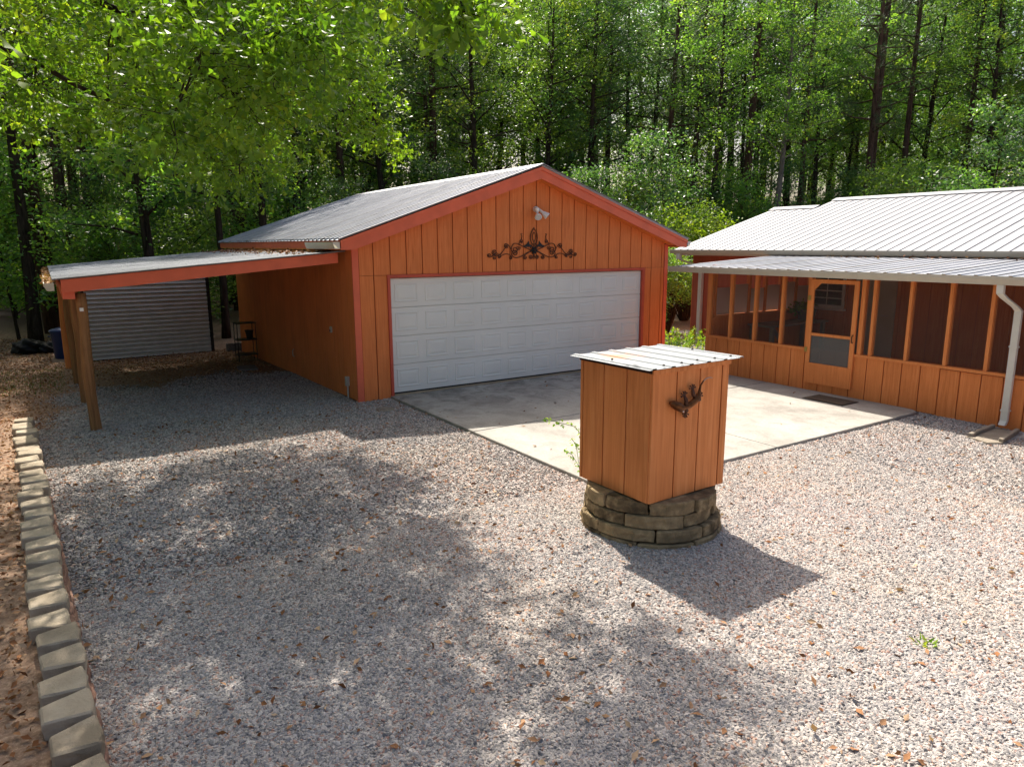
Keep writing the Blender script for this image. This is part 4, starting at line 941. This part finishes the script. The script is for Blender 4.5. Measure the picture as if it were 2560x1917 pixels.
# ------------------------------------------------------------------ the oak overhanging from the left
B = [(-7.6,-5.92,5.3,.41),(-2.66,-2.67,5.83,.5),(-3.29,-4.36,5.47,.47),(-2.11,.4,8.01,.46),(-1.76,.5,5.37,.61),(-1.38,-2.54,4.81,.44),(-6.33,-3.68,8.19,.52),(-2.02,-1.04,5.77,.42),(-2.53,-2.24,4.69,.6),(-.63,-3.23,6.81,.47),(-1.65,-.37,6.34,.5),(-1.48,-.95,7.98,.53),(-5.81,-1.81,4.51,.54),(-3.08,.37,4.15,.41),(-2.58,-1.04,6.03,.61),(-3.94,-5.69,4.16,.42),(-5.75,-7.72,3.98,.62),(-4.13,-3.14,4.14,.59),(-2.4,-3.81,4.29,.52),(-3.24,-1.85,5.93,.62),(-3.3,-3.2,4.6,.44),(-.78,-7.84,7.87,.57),(-3.1,-5.17,4.63,.51),(-6.38,-6.54,7.45,.61),(-2.69,-1.8,7.45,.44),(-6.43,-6.07,6.15,.54),(-2.5,-5.31,5.29,.46),(-3.24,-1.09,6.01,.46),(-4.36,-7.5,7.56,.5),(-3.72,-3.51,6.71,.5),(-3.76,-1.24,5.44,.47),(-3.3,-5.82,4.22,.45),(-2.8,-7.98,6.07,.45),(-5.08,.51,4.56,.5),(-3.65,-1.51,8.08,.48),(-2.35,-4.19,5.28,.42),(-3.09,-2.93,7.84,.47),(-1.86,-1.85,5.65,.56),(-3.35,-6.35,4.24,.4),(-1.38,-7.6,7.1,.58),(-3.5,-.62,4.71,.41),(-2.34,-2.92,7.79,.54),(-3.58,-4.78,4.59,.54),(-4.22,-6.57,7.64,.56),(-3.89,-3.91,4.01,.44),(-3.05,-5.19,5.31,.5),(-4.85,-1.57,5.19,.48),(-1.83,.7,6.85,.6),(-4.03,-2.51,7.1,.55),(-7.62,-5.67,6.16,.59),(-5.14,-.01,5.95,.57),(-1.98,-1.04,7.66,.61),(-7.62,-6.22,5.78,.46),(-2.07,-7.38,7.35,.43),(-5.06,-2.9,4.77,.59),(-2.95,-4.88,4.7,.52),(-2.13,-.28,4.66,.45),(-4.61,-1.46,4.26,.43),(-1.92,.51,4.41,.56),(-7.32,-4.51,7.32,.43),(-3.28,-2.38,7.71,.46),(-5.35,-6.07,6.02,.45),(-2.46,.18,6.1,.5),(-4.63,-2.02,6.75,.49),(-2.7,-.97,3.88,.5),(-2.35,-3.35,5.14,.49),(-4.33,-3.5,4.83,.62),(-5.85,-.47,4.8,.41),(-2.52,-.29,7.04,.53),(-4.07,-.79,7.47,.59),(-4.17,-5.53,3.53,.48),(-4.58,-3.94,5.48,.46),(-3.55,-5.4,3.81,.51),(-1.4,-2.89,4.09,.44),(-1.15,-1.24,6.69,.47),(-3.13,-3.05,3.63,.53),(-5.02,-2.6,4.28,.58),(-3.8,.33,6.23,.53),(-1.44,-3.26,8.13,.49),(-2.8,-1.19,4.47,.41),(-5.62,-7.33,6.04,.42),(-5.71,-3.09,4.26,.46),(-4.48,.31,6.18,.41),(-4.63,-.41,5.36,.53),(-1.74,-2.87,5.85,.42),(-1.81,-4.09,7.63,.49),(-3.54,.07,4.67,.61),(-3.43,-2.37,5.57,.58),(-3.03,-4.74,4.11,.61),(-4.14,-1.59,5.04,.41),(-2.91,-3.31,5.23,.57),(-3.83,-5.72,8.18,.5),(-1.58,-1.46,5.04,.53),(-5.27,-2.86,5.55,.51),(-3.6,-.22,5.26,.55),(-2.44,-1.64,6.62,.56),(-4.75,-7.06,6.72,.47),(-2.1,-1.57,4.7,.58),(-.71,-.28,5.7,.45),(-3.78,-1.87,7.15,.45),(-7.38,-5.33,5.31,.61),(-3.75,-2.18,4.28,.55),(-4.31,.67,5.11,.52),(-1.26,-4.69,6.33,.49),(-3.7,-6.43,7.16,.6),(-8.23,-5.48,4.84,.48),(-3.87,-1.69,4.55,.61),(-2.75,-1.93,5.67,.51),(-1.85,-2.16,7.41,.53),(-3.22,-3.45,6.22,.53)]
B += [(-2.3,0.31,8.31,0.46),(-0.71,-1.17,7.58,0.46),(-1.55,-0.16,8.1,0.46),(-3.09,0.12,7.32,0.46),(-2.3,-0.37,8.53,0.46),(-0.29,-2.97,8.06,0.46),(-1.94,-3.45,6.7,0.46),(-1.12,1.32,7.89,0.46),(-0.77,-0.56,7.54,0.46),(-2.7,2.53,7.73,0.46),(-3.27,-0.61,7.32,0.46),(-3.27,1.12,7.82,0.46),(-1.87,3.02,7.99,0.46),(-3.39,3.4,8.05,0.46),(-1.66,2.45,8.14,0.46),(-3.24,2.24,8.03,0.46),(-0.81,-3.08,8.18,0.46),(-1.42,1.72,7.87,0.46),(-0.82,-1.19,8.24,0.46),(-0.2,2.11,8.57,0.46),(-1.77,-0.46,8.28,0.46),(-1.11,-2.28,8.21,0.46),(-1.49,3.72,8.25,0.46),(-0.91,2.4,7.94,0.46),(-0.43,3.1,8.39,0.46),(-3.19,3.24,8.57,0.46),(-0.56,1.27,8.14,0.46),(-0.24,2.42,8.27,0.46),(-2.09,3.72,8.36,0.46),(-3.44,0.08,7.64,0.46)]
B += [(-.6, -4.2, 6.6, .5), (-1.1, -4.5, 6.9, .5), (-1.5, -5.0, 7.2, .5), (-1.7, -4.6, 6.8, .5), (-2.1, -5.2, 7.0, .5), (-1.3, -4.0, 7.6, .5), (-2.3, -4.7, 7.4, .5), (-1.9, -5.5, 6.6, .45), (-2.96, -7.98, 4.03, .22), (-3.02, -7.7, 4.3, .26)]
oak = thing('oak_tree', (-8.6, -2.6, .1), 'large oak leaning in from the left with sunlit yellow-green leafy branches', 'tree')
ot = MB(); og = np.random.default_rng(77)
ot.tube([(-8.6, -2.6, -.2), (-8.62, -2.65, 1.5), (-8.5, -2.6, 4), (-8.2, -2.5, 7), (-7.9, -2.4, 9.5)], [.34, .27, .23, .18, .1], 12)
limb_pts = []
def limb(pts, r0_):
    n = 18; P_ = []
    for i in range(n + 1):
        t = i / n; q = [Vector(p) for p in pts]
        while len(q) > 1: q = [q[k].lerp(q[k+1], t) for k in range(len(q) - 1)]
        P_.append(q[0] + Vector(og.normal(size=3) * .03))
    ot.tube(P_, [max(.008, r0_ * (1 - .9 * i / n)) for i in range(n + 1)], 7)
    limb_pts.extend((p, r0_ * (1 - .9 * i / n)) for i, p in enumerate(P_))
limb([(-8.45, -2.6, 5.0), (-6.5, -2.5, 5.3), (-5.0, -2.6, 4.8), (-3.2, -3.1, 3.5)], .07)
limb([(-8.4, -2.6, 5.4), (-6, -1.6, 6.2), (-3.5, -1.0, 5.6), (-1.2, -1.4, 4.9)], .09)
limb([(-8.3, -2.55, 6.2), (-5.5, -3.5, 7.0), (-3.2, -4.6, 5.8), (-1.6, -4.9, 5.0)], .09)
limb([(-8.45, -2.6, 5.6), (-7.0, -5.0, 6.5), (-5.0, -6.4, 5.8), (-3.0, -7.9, 4.12)], .08)
limb([(-8.2, -2.5, 7.0), (-5.5, -2.0, 8.6), (-3, -1.6, 8.0), (-1, -2.2, 7.2)], .09)
limb([(-8.2, -2.5, 6.8), (-5.5, -.6, 6.8), (-3.4, .3, 6.4), (-1.6, .6, 5.2)], .08)
limb([(-8.3, -2.5, 6.5), (-6.5, -5.5, 8.2), (-4, -6.8, 7.9), (-1, -7.8, 7.6)], .08)
lc, lt, ld = [], [], []
for bx_, by_, bz_, br_ in sorted(B, key=lambda b: (b[0] + 8.5) ** 2 + (b[1] + 2.6) ** 2):
    c = Vector((bx_, by_, bz_)); p, r_ = min(limb_pts, key=lambda a: (a[0] - c).length + (0 if a[1] > .012 else .3))
    mid = p.lerp(c, .55) + Vector((0, 0, .10)); ot.tube([p, mid, c], [min(max(r_, .01) * .6, .018), .009, .004], 5, cap=False); limb_pts += [(p.lerp(mid, .5), .014), (mid, .013), (c, .012)]
    base_t = og.random()
    for k in range(int(34 + 40 * br_)):
        e = c + Vector(og.normal(size=3) * np.array([br_ * .54, br_ * .54, br_ * .38])); a = c.lerp(e, .15) if k % 2 else p.lerp(c, .8)
        if k % 3 == 0:
            b0 = (p.lerp(mid, 2 * og.random()) if og.random() < .4 else mid.lerp(c, og.random())); ot.tube([b0, b0.lerp(e, .55) + Vector(og.normal(size=3) * .07), e], [.0045, .0035, .002], 3, cap=False)
        ax = unit((np.array(e) - np.array(c))[None] + og.normal(size=(1, 3)) * .25)[0]
        for m in range(int(og.integers(10, 16))):
            lc.append(np.array(e) + og.normal(size=3) * .05); v = ax * .7 + og.normal(size=3) * .75; v[2] -= .35; ld.append(v); lt.append(np.clip(base_t * .35 + og.random() * .62, 0, 1))
lc = np.array(lc); LL = .082 * og.uniform(.65, 1.25, len(lc))
o_ = bpy.data.objects.new('trunk', ot.mesh('trunk', M['bark'], True, wloc(oak))); C.objects.link(o_); o_.parent = oak
o_ = bpy.data.objects.new('crown', leaf_mesh('crown', lc - np.array(wloc(oak)), LL, LL * .56, M['leaf_oak'], np.array(lt), dirs=np.array(ld), shape='obov', g=og)); C.objects.link(o_); o_.parent = oak

# ------------------------------------------------------------------ shrubs and small plants
def shrub(name, x, y, z0, rx, rz_, n, leafL, mat, label, cat, seed, group=None):
    g = np.random.default_rng(seed); r_ = thing(name, (x, y, z0), label, cat, group); mb = MB(); cents = []
    m = max(14, n // 55)
    for k in range(m):
        a = g.random() * 6.28; e = math.acos(1 - 1.25 * g.random()); rr = g.uniform(.55, 1.0)
        c = Vector((rx * rr * math.sin(e) * math.cos(a), rx * rr * math.sin(e) * math.sin(a), rz_ * .5 + rz_ * .5 * rr * math.cos(e))); cents.append(tuple(c))
        if k % 2 == 0: mb.tube([(.1 * math.cos(a), .1 * math.sin(a), 0), Vector((c.x * .4, c.y * .4, c.z * .6)), c], [.03, .015, .005], 5, cap=False)
    cen, t = clumps(cents, n // m, rx * .17, g); cen[:, 2] = np.maximum(cen[:, 2], .03); L = leafL * g.uniform(.7, 1.2, len(cen))
    for nm, me in (('stems', mb.mesh('stems', M['bark'])), ('foliage', leaf_mesh('foliage', cen, L, L * .5, mat, t, g=g))):
        o = bpy.data.objects.new(nm, me); C.objects.link(o); o.parent = r_
    return r_
shrub('shrub', 14.9, 6.9, -.2, 1.9, 4.45, 11000, .12, M['leaf_shrub'], 'rounded bright green shrub between garage eave and house roof', 'shrub', 1)
for i, (x, y, rx, rz_, lab) in enumerate(((10.3, 4.2, 1.0, 3.2, 'tall dark leafy hedge bush seen through the gap beside the garage corner'), (11.6, 4.6, 1.1, 2.7, 'dark hedge bush behind the porch north corner'), (9.1, 3.2, .75, 1.7, 'low dark bush at the foot of the hedge by the garage wall'), (13.4, 7.0, 1.3, 3.2, 'dark bush under the bright round shrub'))):
    shrub('hedge_bush', x, y, -.15, rx, rz_, 8500, .08, M['leaf_wood'], lab, 'bush', 20 + i)
# lime green plant by the porch corner
lg_ = np.random.default_rng(5); lp = thing('leafy_plant', (8.75, .95, -.06), 'lime green leafy plant growing at the porch corner', 'plant'); mb = MB(); cc, dd_ = [], []
for k in range(46):
    a = lg_.random() * 6.28; r_ = lg_.random() ** .5 * .55; h = lg_.uniform(.35, .68) * (1 - .3 * r_); b = Vector((r_ * math.cos(a), r_ * math.sin(a), 0)); tt = b * 1.25 + Vector((lg_.normal() * .05, lg_.normal() * .05, h)); mb.tube([b, tt], [.006, .003], 4, cap=False)
    for m in range(22):
        s_ = lg_.uniform(.2, 1); cc.append(b.lerp(tt, s_)); v = lg_.normal(size=3); v[2] = abs(v[2]) * .8 + .25; dd_.append(v)
cc = np.array(cc)
for nm, me in (('stems', mb.mesh('stems', M['leaf_lime'])), ('foliage', leaf_mesh('foliage', cc, .10 * lg_.uniform(.6, 1.2, len(cc)), .026, M['leaf_lime'], lg_.random(len(cc)), dirs=np.array(dd_), g=lg_))):
    o = bpy.data.objects.new(nm, me); C.objects.link(o); o.parent = lp
# creeper reaching out from behind the well box
vn = thing('creeper', (-.76, -6.36, .35), 'thin green creeper trailing out from behind the well box', 'vine'); mb = MB(); cc = []
v0 = Vector((-.76, -6.36, .35))
for path in ([(-.74, -6.36, .40), (-.72, -6.34, .80), (-.80, -6.35, .90), (-.98, -6.36, .965), (-1.1, -6.36, 1.01), (-1.2, -6.36, 1.05)], [(-.74, -6.36, .40), (-.78, -6.36, .63), (-.80, -6.36, .72), (-.86, -6.36, .79)], [(-.74, -6.36, .45), (-.85, -6.36, .62), (-.95, -6.36, .685)]):
    P_ = [Vector(p) - v0 for p in path]; mb.tube(P_, .003, 4, cap=False)
    for a, b in zip(P_[1:-1] if len(P_) > 5 else P_[:-1], P_[2:] if len(P_) > 5 else P_[1:]):
        for m in range(9): cc.append(a.lerp(b, lg_.random()) + Vector(lg_.normal(size=3) * .012))
cc = np.array(cc)
for nm, me in (('stems', mb.mesh('stems', M['leaf_shrub'])), ('foliage', leaf_mesh('foliage', cc, .042, .028, M['leaf_shrub'], lg_.random(len(cc)), g=lg_))):
    o = bpy.data.objects.new(nm, me); C.objects.link(o); o.parent = vn
# weed in the gravel
wd = thing('weed', (-.28, -9.62, -.05), 'small green weed sprouting from sunlit gravel at lower right', 'weed'); cc = np.zeros((26, 3)); cc[:, :2] = lg_.normal(size=(26, 2)) * .03; v = lg_.normal(size=(26, 3)); v[:, 2] = abs(v[:, 2]) * .6 + .15
o = bpy.data.objects.new('foliage', leaf_mesh('foliage', cc, .09, .022, M['leaf_lime'], lg_.random(26), dirs=v, g=lg_)); C.objects.link(o); o.parent = wd
# potted plant on the bench
pt = thing('potted_plant', (9.62, -1.82, .952), 'grey pot with green plant standing on the porch bench', 'potted plant')
MB().lathe((9.62, -1.82, .952), [(.14, 0), (.17, .02), (.205, .22), (.22, .23), (.22, .26), (.19, .26), (.18, .22)], 18).build('pot', M['potgrey'], pt, smooth=True)
cc, t = clumps([(-.10, .1, .34), (.05, 0, .36), (-.2, .05, .30), (.12, .1, .32), (-.28, .1, .28)], 60, .09, lg_); o = bpy.data.objects.new('foliage', leaf_mesh('foliage', cc, .09, .05, M['leaf_shrub'], t, g=lg_)); C.objects.link(o); o.parent = pt

# ------------------------------------------------------------------ gravel stones (instanced on points)
def stone_points(n, box, size, seed):
    g = np.random.default_rng(seed); x = g.uniform(box[0], box[1], n); y = g.uniform(box[2], box[3], n)
    keep = np.array([gravel_in(a, b) for a, b in zip(x + np.where(y > .3, np.abs(g.normal(size=n)) * .22, 0), y + g.normal(size=n) * .15)])
    keep &= ~((x > -.09) & (x < 6.72) & (y > -6.07)) & ~((x > -.70) & (y > .02)) & ~((x > 6.74) & (y > -10.62))
    keep &= np.hypot(x - cs[0], y - cs[1]) > .66
    fade = np.clip((5.2 - y) / 4.2, 0.03, 1); keep &= g.random(n) < fade
    d = np.stack([x - cam2[0], y - cam2[1]], 1); fwd = d @ fh; sd = d @ rh
    keep &= (fwd > -1) & (np.abs(sd) < fwd * .80 + 5.0)
    x, y = x[keep], y[keep]; m = len(x)
    return x, y, g
xs_, ys_, ss_ = [], [], []
for n_, bxx, s_ in ((700000, (-5.7, 3.4, -10.8, -5.6), .0094), (360000, (-5.7, 6.8, -5.6, 5.6), .0108), (150000, (-.5, 6.75, -10.8, -5.6), .0105), (110000, (-5.6, 8.5, -13.6, -10.8), .0105), (30000, (6.75, 8.5, -13.6, -10.6), .0105)):
    x, y, g = stone_points(n_, bxx, s_, int(n_ / 7)); xs_.append(x); ys_.append(y); ss_.append(s_ * np.minimum(g.lognormal(0, .30, len(x)), 1.7))
X = np.concatenate(xs_); Y = np.concatenate(ys_); S0 = np.concatenate(ss_); n_ = len(X)
Zs = gh(X, Y) + .014 + S0 * .25
low = np.sin(X * 1.9 + 1.3 * np.sin(Y * 1.1)) * np.sin(Y * 1.6 + 1.1 * np.sin(X * .9)) * .5 + .5
tn = nr.random(n_) * .92; rd = nr.random(n_) < (.06 + .16 * low ** 2); tn[rd] = .86 + .14 * nr.random(rd.sum()); tn = np.where(~rd, np.clip(tn * .80 - .07 * (1 - low) , 0, .8), tn)
pm_ = bpy.data.meshes.new('gravel_stones'); pm_.vertices.add(n_); pm_.vertices.foreach_set('co', np.stack([X, Y, Zs], 1).astype(np.float32).ravel())
def vattr(nm, arr, t):
    a = pm_.attributes.new(nm, t, 'POINT'); a.data.foreach_set('vector' if t == 'FLOAT_VECTOR' else 'value', np.asarray(arr, np.float32).ravel())
rot3 = np.stack([nr.normal(size=n_) * .45, nr.normal(size=n_) * .45, nr.random(n_) * 6.28], 1)
scl = np.stack([S0 * nr.uniform(1.0, 1.75, n_), S0 * nr.uniform(.7, 1.1, n_), S0 * nr.uniform(.45, .75, n_)], 1)
vattr('rot', rot3, 'FLOAT_VECTOR'); vattr('scl', scl, 'FLOAT_VECTOR'); vattr('tint', tn, 'FLOAT'); pm_.update()
gs = tag(bpy.data.objects.new('gravel', pm_), kind='stuff'); C.objects.link(gs); gs['label'] = 'mixed grey, white and reddish gravel stones covering the yard'
ng = bpy.data.node_groups.new('gravel_nodes', 'GeometryNodeTree')
ng.interface.new_socket('Geometry', in_out='INPUT', socket_type='NodeSocketGeometry'); ng.interface.new_socket('Geometry', in_out='OUTPUT', socket_type='NodeSocketGeometry')
nn = ng.nodes; gi = nn.new('NodeGroupInput'); go = nn.new('NodeGroupOutput')
ico = nn.new('GeometryNodeMeshIcoSphere'); ico.inputs['Radius'].default_value = 1.0; ico.inputs['Subdivisions'].default_value = 2
spn = nn.new('GeometryNodeSetPosition'); nz = nn.new('ShaderNodeTexNoise'); nz.inputs['Scale'].default_value = 1.1; nz.inputs['Detail'].default_value = 1
vm = nn.new('ShaderNodeVectorMath'); vm.operation = 'SUBTRACT'; vm.inputs[1].default_value = (.5, .5, .5); vm2 = nn.new('ShaderNodeVectorMath'); vm2.operation = 'SCALE'; vm2.inputs['Scale'].default_value = 1.1
mt = nn.new('GeometryNodeSetMaterial'); mt.inputs['Material'].default_value = M['gravel']
iop = nn.new('GeometryNodeInstanceOnPoints')
def named_attr(nm, t):
    a = nn.new('GeometryNodeInputNamedAttribute'); a.data_type = t; a.inputs['Name'].default_value = nm; return a.outputs['Attribute']
e2r = nn.new('FunctionNodeEulerToRotation'); lk = ng.links.new
lk(ico.outputs['Mesh'], spn.inputs['Geometry']); lk(nz.outputs['Color'], vm.inputs[0]); lk(vm.outputs[0], vm2.inputs[0]); lk(vm2.outputs[0], spn.inputs['Offset'])
lk(spn.outputs[0], mt.inputs['Geometry']); lk(mt.outputs[0], iop.inputs['Instance']); lk(gi.outputs[0], iop.inputs['Points'])
lk(named_attr('rot', 'FLOAT_VECTOR'), e2r.inputs[0]); lk(e2r.outputs[0], iop.inputs['Rotation']); lk(named_attr('scl', 'FLOAT_VECTOR'), iop.inputs['Scale'])
lk(iop.outputs[0], go.inputs[0])
md = gs.modifiers.new('stones', 'NODES'); md.node_group = ng; pm_.materials.append(M['gravel'])

# ------------------------------------------------------------------ fallen leaves and litter
def litter(name, xy, z, L, label, seed, flat=.35):
    g = np.random.default_rng(seed); n = len(xy); cen = np.concatenate([xy, z[:, None]], 1); d = g.normal(size=(n, 3)); d[:, 2] *= flat
    L = L * g.uniform(.5, 1.3, n)
    o = tag(bpy.data.objects.new(name, leaf_mesh(name, cen, L, L * .5, M['fallen'], g.random(n), dirs=d, g=g)), kind='stuff'); o['label'] = label; C.objects.link(o); return o
g = np.random.default_rng(9)
x = g.uniform(-5.4, 6.5, 7000); y = g.uniform(-10.6, 0.3, 7000); k = (~((x > -.1) & (y > -6.1)) | (g.random(7000) < .10)) & (np.hypot(x - cs[0], y - cs[1]) > .7) & (g.random(7000) < np.where((x < -1.2), .62, .30)) & ~((x > -.75) & (y > -.02))
x, y = x[k], y[k]; on_slab = (x > -.1) & (y > -6.1); z = np.where(on_slab, .006, gh(x, y) + .035)
litter('fallen_leaves', np.stack([x, y], 1), z, .062, 'brown fallen leaves scattered over gravel and slab', 1)
x = g.uniform(-8, -5.2, 22000); y = g.uniform(-9.5, 16, 22000); k = (x < wall_x(y) - .0) | (y > .9); x, y = x[k], y[k]
x2 = g.uniform(-5.2, -.75, 6000); y2 = 4 + 5.5 * g.random(6000) ** .6; x = np.concatenate([x, x2]); y = np.concatenate([y, y2])
litter('leaf_litter', np.stack([x, y], 1), gh(x, y) + .012 + .02 * g.random(len(x)), .055, 'brown leaf litter covering the bare dirt on the left', 2, .25)
# debris on the carport roof, in its gutter and on the porch roof
x = -.85 - np.abs(g.normal(size=1500)) * .36; y = g.uniform(.5, 8.2, 1500); k = x > -2.2; x, y = x[k], y[k]
litter('roof_litter', np.stack([x, y], 1), cz(x) + .03 + .05 * g.random(len(x)) * np.exp(-(-.8 - x) * 2), .06, 'dead leaves heaped on the carport roof against the garage', 3)
x = g.uniform(-5.16, -5.05, 700); y = g.uniform(.25, 8.4, 700); litter('gutter_litter', np.stack([x, y], 1), 2.17 + .06 * g.random(700), .06, 'leaf litter filling the carport gutter', 4, .6)
x = HX - np.abs(g.normal(size=900)) * .35 - .02; y = g.uniform(-8.5, -2.2, 900); litter('porch_roof_litter', np.stack([x, y], 1), pz1 + .03 - (HX - x) * .053, .07, 'pine straw and leaves on the porch roof under the upper gutter', 5)
# sparse grass at the far left
x = g.uniform(-6.6, -5.0, 900); y = g.uniform(4.5, 8.5, 900); d = g.normal(size=(900, 3)) * .4; d[:, 2] = 1
o = tag(bpy.data.objects.new('grass', leaf_mesh('grass', np.stack([x, y, gh(x, y)], 1), .09 * g.uniform(.4, 1.2, 900), .012, M['grassblade'], g.random(900), dirs=d, g=g)), kind='stuff'); o['label'] = 'thin patch of grass on the dirt at the left'; C.objects.link(o)
